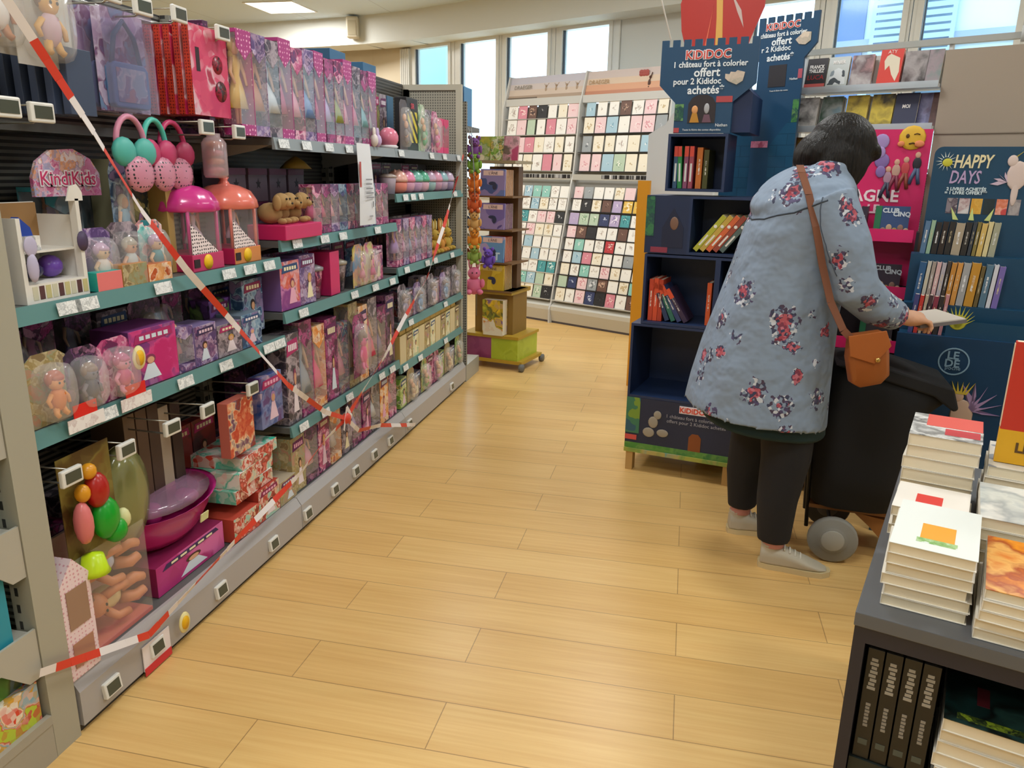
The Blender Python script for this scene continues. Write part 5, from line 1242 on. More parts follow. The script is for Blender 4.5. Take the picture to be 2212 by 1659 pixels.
# castle tower wall behind, stepping down
m = MB(); m.prism([(.26, .0), (.60, .0), (.60, 1.80), (.46, 1.80), (.46, 1.86), (.26, 1.86)], .47, .55); m.build('brick_wall', BRICK, t)
MB().prism([(.37, 1.64), (.45, 1.64), (.45, 1.80), (.40, 1.85), (.37, 1.83)], .02, .34).build('navy_turret', mat('162a54', .45), t)
bx(.53, .56, .463, .47, 1.4, 1.5).build('coral_patch', 'a04a58', t); bx(.54, .59, .463, .47, 1.56, 1.64).build('ivy_picture', art(['1f4a48', '6a7a4a', '26454c', '8a8a6a'], 40), t)
tag(t, 'navy and teal cardboard castle display with stepped book cases on a wooden pallet', 'book display')
def dput(t_, s, b, z, org=A0, ang=AA, lean=0, rx=0):
    x, y = fr(org, ang, s, b); t_.location = (x, y, z); t_.rotation_euler = (R(rx), R(lean), R(ang)); return t_
# books of the castle display
for k, c in enumerate(['3a5a78', '2f8a4a', '8a4a6a', 'a04a5a']):
    t = thing('book'); bx(-.0095, .0095, 0, .15, 0, .185).build('cover', mat(c), t); bx(-.0095, .0095, -.001, 0, .14, .185).build('red_top_band', 'e05040', t); bx(-.004, .004, -.0012, 0, .03, .11).build('spine_title', 'd8dcd8', t)
    dput(t, .135 + .0235 * k, .03, 1.398, lean=-3 if k == 1 else 0); tag(t, 'picture book with red topped %s spine, %s from the left in the top case' % (['blue', 'green', 'mauve', 'rose'][k], ORD[k]), 'book', 'red topped books')
for k, (c, w) in enumerate([('c8702a', .025), ('4a4a1e', .022)]):
    t = book(w, .15, .18 - .01 * k, mat(c))(); dput(t, .24 + .03 * k, .04, 1.398); tag(t, '%s book spine right of the red topped books in the top case' % ['orange', 'dark olive'][k], 'book')
for k, c in enumerate(['b8b83a', 'c8a84a', 'd8683a', 'a04a38', '5a6a64']):
    t = thing('book'); bx(-.011, .011, 0, .15, 0, .2).build('cover', mat(c), t); m = MB(); m.lathe([(.006, -.001), (.008, -.001), (.008, 0)], (0, 0, .14), 10, axis='y'); m.box(-.004, .004, -.001, 0, .03, .09); m.build('spine_marks', 'e8e4d8', t); bx(-.009, .009, .001, .149, .2, .2008).build('page_top', 'd8c8a0', t)
    dput(t, .253 + .030 * k, .02, 1.123, lean=38); tag(t, '%s book leaning to the right, %s of five from the left' % (['yellow green', 'mustard', 'orange', 'brown red', 'grey green'][k], ORD[k]), 'book', 'five leaning books')
for k, (c, s, ln, h) in enumerate([('c8452a', .06, 0, .2), ('d8502e', .083, 0, .205), ('b83e26', .106, 0, .2), ('2a3a5a', .145, -22, .19), ('2f6a58', .175, -25, .19), ('35406a', .205, -30, .19), ('3a2a44', .235, -33, .18), ('d85a2a', .335, 0, .2)]):
    t = book(.021, .15, h, mat(c))(); dput(t, s, .03, .774 + (.006 if ln else .0), lean=ln)
    bx(-.0105, .0105, -.0015, -.0008, h - .05, h).build('band', mat('d8502e' if ln else c), t)
    tag(t, '%s book in the second lowest case, %s from the left' % (['red orange upright', 'brighter red orange upright', 'dark red upright', 'navy leaning', 'green leaning', 'slate blue leaning', 'dark plum leaning', 'orange upright'][k], ORD[k]), 'book', 'books of the second lowest case')
for k in range(2):
    t = book(.03, .15, .2, mat(['c86a30', '9ab0b8'][k]))(); dput(t, .33 + .04 * k, .2, .4); tag(t, '%s book in the lowest dark case beside the coat' % ['orange', 'pale blue'][k], 'book')

# second castle sign turned to the right
t = thing('castle_sign', (.35, 4.0, 0), -37)
sg = sign(t, -.105, .195, -.09, .14, .0, 1.975, 2.035, 2.165, None, n=7)
x0 = .02
text('KiDiDOC', .042, W_, sg, (x0, -.0012, 2.108), off=.003); text('KiDiDOC', .042, mat('c8443a'), sg, (x0, -.0025, 2.108), bold=.0006)
text('château fort à colorier', .0285, W_, sg, (.025, -.0012, 2.078), bold=.0006, sx=.9); text('offert', .045, W_, sg, (.02, -.0012, 2.042), bold=.001)
text('r 2 Kididoc', .033, W_, sg, (-.005, -.0012, 2.015), bold=.0006); text('achetés*', .041, W_, sg, (.02, -.0012, 1.975), bold=.001, sx=.95)
bx(-.03, .06, -.0015, 0, 1.86, 1.955).build('dark_arch', '2c2a30', sg); text('Nathan', .014, W_, sg, (.1, -.0015, 1.885)); text('Toute la féérie des contes', .009, W_, sg, (.03, -.0015, 1.84))
MB().prism([(.09, 2.055), (.11, 2.035), (.14, 2.03), (.165, 2.045), (.165, 2.08), (.13, 2.085), (.11, 2.07)], -.003, 0).build('castle_picture', art(['d8c8b4', 'c8b8a8', 'b0a898'], 60), sg)
bx(.11, .14, -.0015, 0, 1.70, 1.80).build('ivy_picture', art(['1f4a48', '4f8a4a', '26454c', '7aaa5a'], 40), sg); bx(.12, .14, -.0015, 0, 1.89, 1.93).build('coral_patch', 'b05060', sg)
bx(-.09, .0, -.0015, 0, 1.59, 1.62).build('pink_battlement', art(['d88aa8', 'a04060'], 60), sg)
MB().prism([(.01, 1.60), (.14, 1.76), (.14, 1.3), (.01, 1.3)], -.0012, 0).build('brick_print', BRICK, sg)
tag(t, 'second castle shaped cardboard sign turned right, against the bright window', 'sign')

# red cut-out, thread and hanging sign
t = thing('hanging_cutout', (.11, 4.75, 0), -12)
o = MB().prism([(-.13, 1.95), (.10, 1.95), (.16, 2.18), (.22, 2.34), (.23, 2.5), (-.2, 2.5), (-.235, 2.38), (-.22, 2.24)], 0, .012).build('red_shape', mat('b3281c', .5), t)
MB().prism([(-.045, 2.5), (-.03, 2.3), (-.02, 1.95), (.03, 1.95), (.01, 2.2), (-.01, 2.5)], -.003, 0).build('yellow_stripe', 'dba64e', o)
MB().prism([(-.11, 2.0), (-.09, 2.12), (-.05, 2.36), (-.08, 2.12), (-.085, 2.0)], -.003, 0).build('orange_stripe', 'dd6a4a', o)
MB().prism([(.04, 2.42), (.1, 2.33), (.12, 2.24), (.08, 2.32)], -.003, 0).build('pale_highlight', 'c8b0a8', o)
tag(t, 'big red cardboard shape with yellow stripe rising behind the castle sign', 'cardboard sign')
m = MB(); m.tube([(-.20, 5.96, 2.38), (-.50, 6.03, 3.32)], .006, 0, 6); o = m.build('hanging_rod', mat('f2f2f0', .4, emit=.0)); tag(o, 'thin white slanting rod hanging from the ceiling', 'rod')
t = MB().prism([(-.3, 2.66), (-.1, 2.64), (-.1, 2.9), (-.32, 2.9)], 0, .01).build('hanging_sign', 'd8d8d4'); t.location = (-.29, 6.0, .015); t.rotation_euler.z = R(-20); tag(t, 'small white hanging sign corner at the top edge', 'sign')

# ------------------------------------------------------------------ white paperback rack by the window
RO = (1.0, 3.9); RA = -28
WHT = mat('d3d6d8', .4)
t = thing('paperback_rack', (RO[0], RO[1], 0), RA)
for xx in (-.575, .05): bx(xx, xx + .015, .0, .03, 0, 2.03).build('post', WHT, t)
bx(-.58, .9, -.01, .02, 2.015, 2.04).build('top_rail', mat('a8aaa6', .4), t)
MB().lathe([(.018, -.03), (.018, .03)], (.33, -.02, 2.03), 12, 0).build('rail_clamp', 'b8bab8', t)
for z in (1.852, 1.68, 1.50):
    s = bx(-.56, .05, -.09, .06, z - .015, z).build('shelf', WHT, t); bx(-.56, .05, -.093, -.09, z - .015, z + .012).build('lip', film('dfe8ee', .4), s)
    m = MB()
    for q in range(14): m.box(-.55 + q * .043, -.546 + q * .043, .06, .064, z, z + .12)
    m.build('wire_back', WHT, s)
m = MB(); m.box(-.56, .05, .02, .024, 0, 1.48); m.build('back_panel', perf('e0e4e6', '8fa0b0', 90), t)
tag(t, 'white metal rack of paperbacks in front of the window', 'book rack')
pb = [(-.49, 1.853, ['2a2428', 'e8e4e0', '8a2a28'], 'black paperback with white and red title', 'THILLIEZ', 'FRANCK', '2a2428'), (-.39, 1.853, ['c8ccc8', '8a9098', 'dfe0dc'], 'pale grey paperback', 'MINIER', '', 'c4cac8'),
      (-.285, 1.853, ['b8b0b0', '6a5458', 'd8a0a0'], 'grey and pink paperback', '', '', None), (-.165, 1.853, ['d83a2c'], 'bright red paperback with a white curve', '', '', 'd0301f'),
      (-.06, 1.853, ['4a3a3c', 'a09898', '2a2426'], 'dark paperback with a pale photo', '', '', None), (.015, 1.853, ['6a8a84', '9a8a90', '4a6460'], 'greenish paperback at the right end', '', '', None),
      (-.51, 1.681, ['3a3634', 'e0dcd8', '6a6460'], 'black and white paperback', '', '', None), (-.40, 1.681, ['3f5a4a', 'a0a8a8', '6a8a98'], 'green landscape paperback', '', '', None),
      (-.285, 1.681, ['8a7a2a', 'c8b03a', '3a3420'], 'gold and black paperback', '', '', None), (-.175, 1.681, ['8a7a2a', 'c8b03a', '3a3420'], 'second gold and black paperback', '', '', None),
      (-.075, 1.681, ['2a2c50', '4a3a5a', '8a98b0'], 'dark blue paperback', 'MOI', '', '262a48'), (-.01, 1.681, ['4a4a70', '8a8ab0', '6a3a50'], 'violet blue paperback', '', '', None), (.035, 1.681, ['3a2a2c', '6a4a48', '241c1e'], 'dark brown paperback', '', '', None),
      (-.51, 1.501, ['b8842a', '3a2a20', 'c8a040'], 'golden brown paperback', '', '', None)]
for k, (s, z, cols, d, ttl, t2, solid) in enumerate(pb):
    w = .095 if s < -.02 else .06; h = .145 if k != 3 else .16
    t = cover_book(w, .018, h, mat(solid) if solid else art(cols, 22, kind='P'))()
    if ttl: text(ttl, .022, 'ece8e4', t, (0, -.001, h * .55 if k != 1 else h * .78), bold=.0006, sx=.8)
    if t2: text(t2, .022, 'ece8e4', t, (0, -.001, h * .68), bold=.0006, sx=.8); text('LUCA', .03, 'b02828', t, (0, -.001, h * .33), sx=1.0); bx(-w / 2, w / 2, -.001, 0, 0, h * .2).build('red_band', 'd0605a', t)
    if k == 1: MB().prism([(-.04, .02), (.04, .02), (.03, .08), (0, .095), (-.03, .08)], -.001, 0).build('cover_picture', art(['8a98a0', 'dfe4e6', '4a5258'], 30, kind='N'), t)
    if k == 3: MB().prism([(-.005, .14), (.035, .12), (.04, .06), (.03, .02), (.01, .05), (-.005, .09), (-.02, .07), (-.028, .11), (-.02, .13)], -.001, 0).build('white_curve', 'dcd0b8', t)
    if k == 3: text('ATY', .02, 'f0e0d8', t, (0, -.001, .142))
    dput(t, s, -.065 + (.03 if k in (11, 12) else 0), z, RO, RA, rx=-12)
    tag(t, d + (' on the top shelf of the white rack' if z > 1.8 else ' on the second shelf of the white rack' if z > 1.6 else ' on the third shelf of the white rack'), 'book')
for k in range(12):
    t = get(('pbk', k % 3), cover_book(.09, .02, .14, mat(['c8c6c0', 'b8bcc0', 'd8d4cc'][k % 3]))); dput(t, -.5 + (k % 6) * .1, -.02, 1.853 if k < 6 else 1.681, RO, RA, rx=-8)
    tag(t, 'pale paperback standing behind the front ones, %s from the left on the %s shelf' % (ORD[k % 6], 'top' if k < 6 else 'second'), 'book', 'paperbacks of the back row')
# taupe board to the right
t = thing('display_board', (RO[0], RO[1], 0), RA); bx(.055, .95, -.06, -.035, .3, 1.985).build('board', mat('a19383', .6), t); bx(.055, .95, -.064, -.06, 1.645, 1.65).build('seam', '8c7f70', t)
for xx in (.1, .85): bx(xx, xx + .03, -.06, -.03, 0, .3).build('leg', '8a8478', t)
tag(t, 'large plain taupe board right of the paperback rack', 'display board')

# ------------------------------------------------------------------ pink book display
PK = mat('e0266c', .4); PO = (.85, 3.6); PA = -15
t = thing('pink_display', (PO[0], PO[1], 0), PA)
bp = bx(-.36, .105, .12, .135, 1.0, 1.66).build('back_board', mat('d92468', .4), t)
text('GAGNE', .07, 'f4e0e6', bp, (-.11, .118, 1.36), bold=.0018); text('LE', .05, 'f4d0dc', bp, (-.085, .118, 1.31), bold=.002)
m = MB(); m.ell((.03, .118, 1.625), (.052, .006, .05)); m.build('winking_face', 'e8b838', bp)
m = MB(); m.ell((.012, .111, 1.632), (.007, .002, .009)); m.tube([(.035, .111, 1.638), (.046, .11, 1.642), (.058, .111, 1.638)], .002, 0, 5); m.tube([(.02, .111, 1.60), (.035, .11, 1.604), (.045, .111, 1.60)], .003, 0, 5); m.build('face_features', '5a3a12', bp)
MB().ell((.06, .11, 1.6), (.02, .004, .014)).build('face_hand', 'e88a5a', bp); MB().ell((-.01, .11, 1.6), (.014, .004, .012)).build('face_hand', 'e88a5a', bp)
for q, (x, z, c) in enumerate([(-.085, 1.61, 'a890c8'), (-.075, 1.53, '8a70b0')]):
    m = MB(); m.ell((x, .117, z), (.03, .003, .032)); m.ell((x, .115, z - .045), (.02, .003, .025)); m.build('violet_figure_print', c, bp)
for q, (x, z, c) in enumerate([(-.045, 1.46, 'b08aa0'), (-.015, 1.49, 'c8a090'), (.02, 1.5, 'c84a50'), (.062, 1.52, '2a2630')]):
    m = MB(); m.ell((x, .117, z + .035), (.011, .002, .013), 0); m.ell((x, .117, z), (.017, .002, .027), 1); m.tube([(x, .117, z - .02), (x - .015, .117, z - .06), (x - .02, .117, z - .085)], .008, 2, 5); m.tube([(x + .005, .117, z - .02), (x + .01, .117, z - .06), (x + .015, .117, z - .085)], .008, 2, 5)
    m.build('youngster_print', ['d8a890', c, ['3a3a50', '7a2a40', '8a4030', '4a5a7a'][q]], bp)
for zt, xl, xr in ((1.25, -.30, .09), (1.01, -.28, .10), (.775, -.26, .10)):
    s = bx(xl, xr, -.02, .12, zt - .05, zt - .045).build('shelf', mat('b01f54', .4), t); bx(xl, xr, -.025, -.02, zt - .052, zt).build('pink_lip', PK, s)
for xx in (-.32, .1): bx(xx, xx + .012, -.0, .12, .0, 1.24).build('side_panel', mat('34343a', .5), t)
bx(-.31, .1, .1, .12, 0, 1.0).build('inner_back', mat('1c1c22', .5), t)
bx(-.31, .1, .0, .1, .04, .6).build('base', mat('8c1438', .5), t)
tag(t, 'hot pink cardboard book display with a winking face and youngsters printed on it', 'book display')
def club(cov):
    def fn():
        t = thing('book'); m = MB(); m.box(-.065, .065, 0, .0015, 0, .135, 0); m.box(-.068, -.065, 0, .02, 0, .135, 1); m.box(-.065, .065, .0185, .02, 0, .135, 1); m.build('cover', [mat(cov), mat('1f6a44')], t)
        bx(-.065, -.043, -.001, 0, 0, .135).build('green_strip', '1f7048', t); bx(-.064, .063, .002, .018, .002, .133).build('pages', 'e4dcc8', t)
        text('CLUB', .026, 'cfd8e0', t, (-.008, -.001, .108), bold=.001); text('CINQ', .026, 'cfd8e0', t, (.035, -.001, .094), bold=.001)
        m = MB()
        for q in range(5): m.ell((-.03 + q * .022, -.001, .03 + .014 * (q % 2)), (.012, .0015, .016), q % 3)
        m.build('cover_faces', ['8a6a5a', 'b89a7a', 'a07a3a'], t); return t
    return fn
for k, (s, b, z, c) in enumerate([(.0, .0, 1.21, '2f4a78'), (.0, .0, .967, '3a2e3e'), (.0, .0, .735, '3a3438')]):
    t = get(('club', k), club(c)); dput(t, s, b, z, PO, PA, rx=-6); tag(t, 'children\'s club book with green edge on the %s pink shelf' % ['top', 'middle', 'lowest'][k], 'book', 'club books on the pink display')
for k, (s, z, c) in enumerate([(-.11, 1.21, '3a3040'), (-.16, 1.21, 'c8c0b8'), (-.12, .967, '5a6068'), (-.19, .967, '2f5a58')]):
    t = get(('pdb', k), book(.025, .1, .13, mat(c))); dput(t, s, 0, z, PO, PA); tag(t, '%s thin book left of the club book on the %s pink shelf' % (['dark plum', 'pale grey', 'grey', 'dark teal'][k], 'top' if k < 2 else 'middle'), 'book')

# ------------------------------------------------------------------ blue promotion display with tiers of paperbacks
BL = mat('0f4260', .4); HO = (1.0, 3.3); HA = -15
t = thing('blue_display', (HO[0], HO[1], 0), HA)
def rrect(x0, x1, z0, z1, r):
    p = [(x0, z0), (x1, z0)]
    for cx, cz, a0 in ((x1 - r, z1 - r, 0), (x0 + r, z1 - r, 90)):
        p += [(cx + r * math.cos(R(a0 + q * 15)), cz + r * math.sin(R(a0 + q * 15))) for q in range(7)]
    return p
b = MB().prism(rrect(-.10, .42, .9, 1.583, .03), .20, .212).build('header_board', BL, t)
text('HAPPY', .07, mat('e9ddb0'), b, (.038, .198, 1.503), bold=.0015, sx=.62, shear=.15); text('DAYS', .07, mat('b9a0c8'), b, (.018, .198, 1.443), bold=.001, sx=.62, shear=.15)
text('2 LIVRES ACHETÉS\n= 1 LIVRE OFFERT**', .017, 'd8e8ee', b, (.03, .198, 1.415), bold=.0006, spacing=.85)
m = MB()
for k in range(14):
    a = 2 * math.pi * k / 14; m.prism([(-.055 + .016 * math.cos(a - .12), 1.527 + .016 * math.sin(a - .12)), (-.055 + .016 * math.cos(a + .12), 1.527 + .016 * math.sin(a + .12)), (-.055 + .038 * math.cos(a), 1.527 + .038 * math.sin(a))], .198, .2)
m.build('white_burst', 'dfe6e0', b); MB().ell((-.05, .197, 1.522), (.018, .002, .016)).build('yellow_spot', 'c8c23a', b)
for k, c in enumerate([['8a8088', '4a3a48', 'c8c0c0'], ['8a3a40', 'c8b8b8', 'd8d8d8'], ['d8a03a', 'e0b050', 'c8902a'], ['1c2a30', '24343a', '3a3a40'], ['d87a5a', 'f0b0a0', 'c84a4a'], ['8a8488', 'b0a8a8', '6a6468']]):
    bx(-.03 + k * .043, .008 + k * .043, .1985, .2, 1.325, 1.385).build('cover_picture', art(c, 40), b)
m = MB(); m.ell((.195, .197, 1.475), (.036, .003, .055)); m.ell((.172, .197, 1.53), (.018, .003, .022)); m.ell((.195, .197, 1.41), (.012, .003, .05)); m.build('bird_body', 'd8c4bc', b)
m = MB()
for k in range(5): a = R(60 + 22 * k - 30); m.prism([(.172, 1.54), (.18, 1.54), (.19 + .03 * math.cos(a * .6 + .5), 1.572 - .006 * k)], .196, .198)
m.build('bird_crest', 'd8c85a', b)
for sgn in (-1, 1):
    m = MB()
    for k in range(5):
        a = R(18 + 20 * k); cx, cz = .195 + sgn * .03, 1.45; dx, dz = sgn * math.cos(a) * .06, math.sin(a) * .07 - .03
        m.prism([(cx, cz), (cx + dx * .5 - dz * .15, cz + dz * .5 + abs(dx) * .15), (cx + dx, cz + dz), (cx + dx * .5 + dz * .15, cz + dz * .5 - abs(dx) * .15)], .196, .199)
    m.build('bird_wing', 'cdb6c8', b)
m = MB()
for k in range(3): m.prism([(-.0 + .055 * k, 1.305 - .004), (.012 + .055 * k, 1.30), (.02 + .055 * k, 1.30), (.008 + .055 * k + (k - 1) * .02, 1.35)], .196, .199)
m.build('yellow_leaf_print', 'd0dc8a', b)
bx(-.13, .42, .1, .199, .0, 1.165).build('tier', BL, t); bx(-.13, .42, .03, .1, 0, .975).build('tier', BL, t); bx(-.13, .42, -.05, .03, 0, .865).build('tier', BL, t)
f = bx(-.135, .285, -.075, -.05, .18, .868).build('front_panel', mat('0e3656', .4), t)
rr = []
MB().rings([[(.075 + r * math.cos(2 * math.pi * k / 28), y, .775 + r * math.sin(2 * math.pi * k / 28)) for k in range(28)] for r, y in ((.054, -.075), (.054, -.077), (.049, -.077), (.049, -.075))], caps=False, smooth=False).build('round_emblem', '7f9fb4', f)
text('LE\nDE', .042, '7f9fb4', f, (.07, -.0765, .785), spacing=.75, bold=.001); text('poche', .022, '7f9fb4', f, (.075, -.0765, .742))
m = MB(); m.ell((.13, -.077, .56), (.04, .003, .07)); m.ell((.11, -.077, .64), (.02, .003, .022)); m.build('bird_body', 'b89c88', f)
m = MB()
for k in range(5): m.prism([(.095 + .008 * k, .65), (.105 + .008 * k, .65), (.08 + .02 * k, .70)], -.08, -.076)
m.build('bird_crest', 'c8b03a', f)
m = MB()
for k in range(6): a = R(-10 + 25 * k); m.prism([(.15, .60), (.17 + .03 * math.cos(a), .59 + .06 * math.sin(a)), (.16 + .1 * math.cos(a), .60 + .1 * math.sin(a)), (.165, .585)], -.079, -.076)
m.build('bird_wing', '9a80a8', f)
ps = MB()
for k in range(11): a = R(180 * k / 10); ps.prism([(.06, .905), (.075, .905), (.0675 + .055 * math.cos(a), .94 + .05 * math.sin(a))], -.056, -.052)
ps.ell((.067, -.053, .925), (.03, .003, .03)); ps.build('yellow_leaf_print', 'c0bc3a', t)
bx(.03, .42, -.052, -.05, .82, .93).build('printed_plate', BL, t)
tag(t, 'dark blue book display reading HAPPY DAYS with a pale bird', 'book display')
rows = [(1.166, .12, .135, [('5a7a9a', .018), ('9ab89a', .014), ('2a2624', .02), ('30241e', .02), ('2c2826', .02), ('b0a088', .03), ('2e2a26', .02), ('3a4048', .012), ('8a7a40', .012), ('d8b86a', .018), ('e0d09a', .015), ('a8a890', .022)], 'top'),
        (.976, .045, .17, [('2f5c88', .024), ('c8c4b8', .013), ('a89a90', .013), ('d8b0b0', .015), ('b8b0b8', .014), ('4a4038', .012), ('c88a3a', .017), ('d8984a', .017), ('a8a8a8', .024), ('c89030', .03), ('6a5a34', .013), ('5a7a90', .022), ('d8d8e0', .014), ('7a6ab0', .02)], 'middle'),
        (.866, -.035, .16, [('4a4a80', .016), ('c83a30', .014), ('b8a890', .01), ('4a3438', .014), ('8a3448', .016), ('342c2a', .016), ('c88a90', .012)], 'lowest')]
for z, bb, h, bks, nm in rows:
    s = -.10
    for k, (c, w) in enumerate(bks):
        t = book(w, .05, h * random.uniform(.93, 1.0), mat(c), tcol=['e8e4da', 'd8c8a0', 'f0f0f0'][k % 3])(); dput(t, s + w / 2, bb, z, HO, HA, lean=3); s += w + .0035
        tag(t, 'paperback spine %s from the left in the %s row of the HAPPY DAYS display' % (ORD[k], nm), 'book', 'paperbacks in the %s row of the blue display' % nm)
# ------------------------------------------------------------------ shopper
def fuse(mb, name, mats, parent, voxel=.008, smooth=4, keep=None):
    """grow one continuous surface out of overlapping closed volumes"""
    o = mb.build('tmp', mats if isinstance(mats, list) else [mats])
    r = o.modifiers.new('r', 'REMESH'); r.mode = 'VOXEL'; r.voxel_size = voxel; r.use_smooth_shade = True
    if smooth:
        s = o.modifiers.new('s', 'SMOOTH'); s.iterations = smooth; s.factor = .5
    bpy.context.view_layer.update()
    me = bpy.data.meshes.new_from_object(o.evaluated_get(bpy.context.evaluated_depsgraph_get()))
    bpy.data.objects.remove(o)
    me.name = name
    me.materials.clear(); me.materials.append(mats[0] if isinstance(mats, list) else mats)
    for p in me.polygons: p.use_smooth = True; p.material_index = 0
    n = bpy.data.objects.new(name, me); C.objects.link(n); n.parent = parent
    return n
def sec(cx, cy, z, a, b, n=28, e=.85, tilt=0):
    out = []
    for k in range(n):
        t = 2 * math.pi * k / n; c, s = math.cos(t), math.sin(t)
        x = a * math.copysign(abs(c) ** e, c)
        out.append((cx + x, cy + b * math.copysign(abs(s) ** e, s), z + tilt * x))
    return out
def coat_mat():
    m, nt, N, L, b = nodes('floral_cotton')
    tc = N.new('ShaderNodeTexCoord')
    def math_(op, a, bb=None, v=None):
        n = N.new('ShaderNodeMath'); n.operation = op
        L.new(a, n.inputs[0])
        if bb is not None: L.new(bb, n.inputs[1])
        if v is not None: n.inputs[1].default_value = v
        return n.outputs[0]
    v = N.new('ShaderNodeTexVoronoi'); v.inputs['Scale'].default_value = 9.5; L.new(tc.outputs['Object'], v.inputs['Vector'])
    nz = N.new('ShaderNodeTexNoise'); nz.inputs['Scale'].default_value = 42; nz.inputs['Detail'].default_value = 2; L.new(tc.outputs['Object'], nz.inputs['Vector'])
    nn = math_('MULTIPLY', nz.outputs[0], v=.55)
    d = math_('ADD', v.outputs['Distance'], nn)
    sp = N.new('ShaderNodeSeparateColor'); L.new(v.outputs['Color'], sp.inputs[0])
    big = math_('GREATER_THAN', sp.outputs[0], v=.22)
    rad = math_('MULTIPLY_ADD', sp.outputs[1], v=.22); rad.node.inputs[2].default_value = .53
    inside = math_('LESS_THAN', d, rad)
    mask = math_('MULTIPLY', big, inside)
    v2 = N.new('ShaderNodeTexVoronoi'); v2.inputs['Scale'].default_value = 95; L.new(tc.outputs['Object'], v2.inputs['Vector'])
    sp2 = N.new('ShaderNodeSeparateColor'); L.new(v2.outputs['Color'], sp2.inputs[0])
    core = ramp(nt, ['a84858', '7c3448', 'c07080', '3a3c58', 'b85a64'], 'CONSTANT'); L.new(sp2.outputs[0], core.inputs[0])
    rim = ramp(nt, ['3a3f58', '8494a8', '50486a', 'c8ccd4', '8494a8', '4a3c50'], 'CONSTANT'); L.new(sp2.outputs[0], rim.inputs[0])
    incore = math_('LESS_THAN', d, v=.50)
    m1 = N.new('ShaderNodeMix'); m1.data_type = 'RGBA'; L.new(incore, m1.inputs[0]); L.new(rim.outputs[0], m1.inputs[6]); L.new(core.outputs[0], m1.inputs[7])
    m2 = N.new('ShaderNodeMix'); m2.data_type = 'RGBA'; L.new(mask, m2.inputs[0]); m2.inputs[6].default_value = lin(rgb('8494a8')) + (1,); L.new(m1.outputs[2], m2.inputs[7])
    L.new(m2.outputs[2], b.inputs['Base Color']); b.inputs['Roughness'].default_value = .75
    w = N.new('ShaderNodeTexNoise'); w.inputs['Scale'].default_value = 7; w.inputs['Detail'].default_value = 3; L.new(tc.outputs['Object'], w.inputs['Vector'])
    bp = N.new('ShaderNodeBump'); bp.inputs['Strength'].default_value = .8; bp.inputs['Distance'].default_value = .045; L.new(w.outputs[0], bp.inputs['Height']); L.new(bp.outputs[0], b.inputs['Normal'])
    return m
P = thing('person', (.47, 2.95, 0), 12.3)
def hand(mb, w, d, side, up=(0, 0, 1)):
    """palm, five bent fingers; w wrist, d direction, side = +1 thumb towards +y"""
    w = Vector(w); d = Vector(d).normalized(); up = Vector(up); s = d.cross(up).normalized() * -1
    pal = w + d * .045
    mb.tube([w - d * .02, w + d * .01, pal, w + d * .085], [.024, .026, .03, .024], 0, 10)
    mb.tube([w + d * .03 + s * .012, w + d * .08 + s * .018], [.022, .017], 0, 8); mb.tube([w + d * .03 - s * .012, w + d * .08 - s * .018], [.022, .017], 0, 8)
    for k, (o, L1) in enumerate([(.031, .066), (.011, .076), (-.010, .07), (-.03, .055)]):
        b0 = w + d * .075 + s * o; b1 = b0 + (d * .9 - up * .25) * L1 * .5; b2 = b1 + (d * .5 - up * .8) * L1 * .35; b3 = b2 + (-up) * L1 * .3 - d * .004
        mb.tube([b0 - d * .01, b1, b2, b3], [.0095, .0088, .008, .0066], 0, 8)
    t0 = w + d * .02 + s * .024 * side; t1 = t0 + (s * side * .8 + d * .7) * .03; t2 = t1 + (d * .9 - up * .5) * .03
    mb.tube([t0, t1, t2], [.0125, .0105, .0085], 0, 8)
B = MB()
# torso and neck
B.rings([sec(-.06, .03, .80, .10, .15), sec(-.06, .03, .95, .11, .15), sec(-.06, .02, 1.1, .09, .13), sec(-.06, .01, 1.28, .10, .15), sec(-.05, .01, 1.38, .07, .13), sec(-.04, .0, 1.45, .05, .07)])
B.tube([(-.05, 0, 1.40), (-.015, 0, 1.46), (.02, 0, 1.50)], [.058, .052, .05], 0, 14)
# head tilted down
HM = Matrix.Translation((.032, 0, 1.525)) @ Matrix.Rotation(R(38), 4, 'Y')
B.T = HM
B.ell((0, 0, .01), (.088, .07, .095), 0, 18, 12); B.ell((.03, 0, -.05), (.052, .05, .058), 0, 14, 9)
B.ell((.092, 0, -.012), (.014, .011, .022), 0, 8, 6); B.ell((.082, 0, -.058), (.01, .022, .008), 0, 8, 5); B.ell((.074, 0, -.092), (.016, .02, .014), 0, 8, 5)
for s in (-1, 1):
    B.ell((-.0, s * .071, -.012), (.014, .008, .028), 0, 8, 6); B.ell((.072, s * .03, .012), (.01, .016, .007), 0, 8, 5)
B.T = None
# legs
for y, kx in ((-.085, -.06), (.208, -.10)):
    B.tube([(-.07, y * .8, .84), (kx, y, .47), (kx - .02, y, .30), (kx - .015, y, .06)], [.08, .05, .046, .028], 0, 14)
    fa = -.32 if y < 0 else -.14
    B.tube([(kx - .02, y, .05), (kx + .05, y + fa * .06, .042), (kx + .11, y + fa * .12, .036)], [.02, .016, .012], 0, 10)
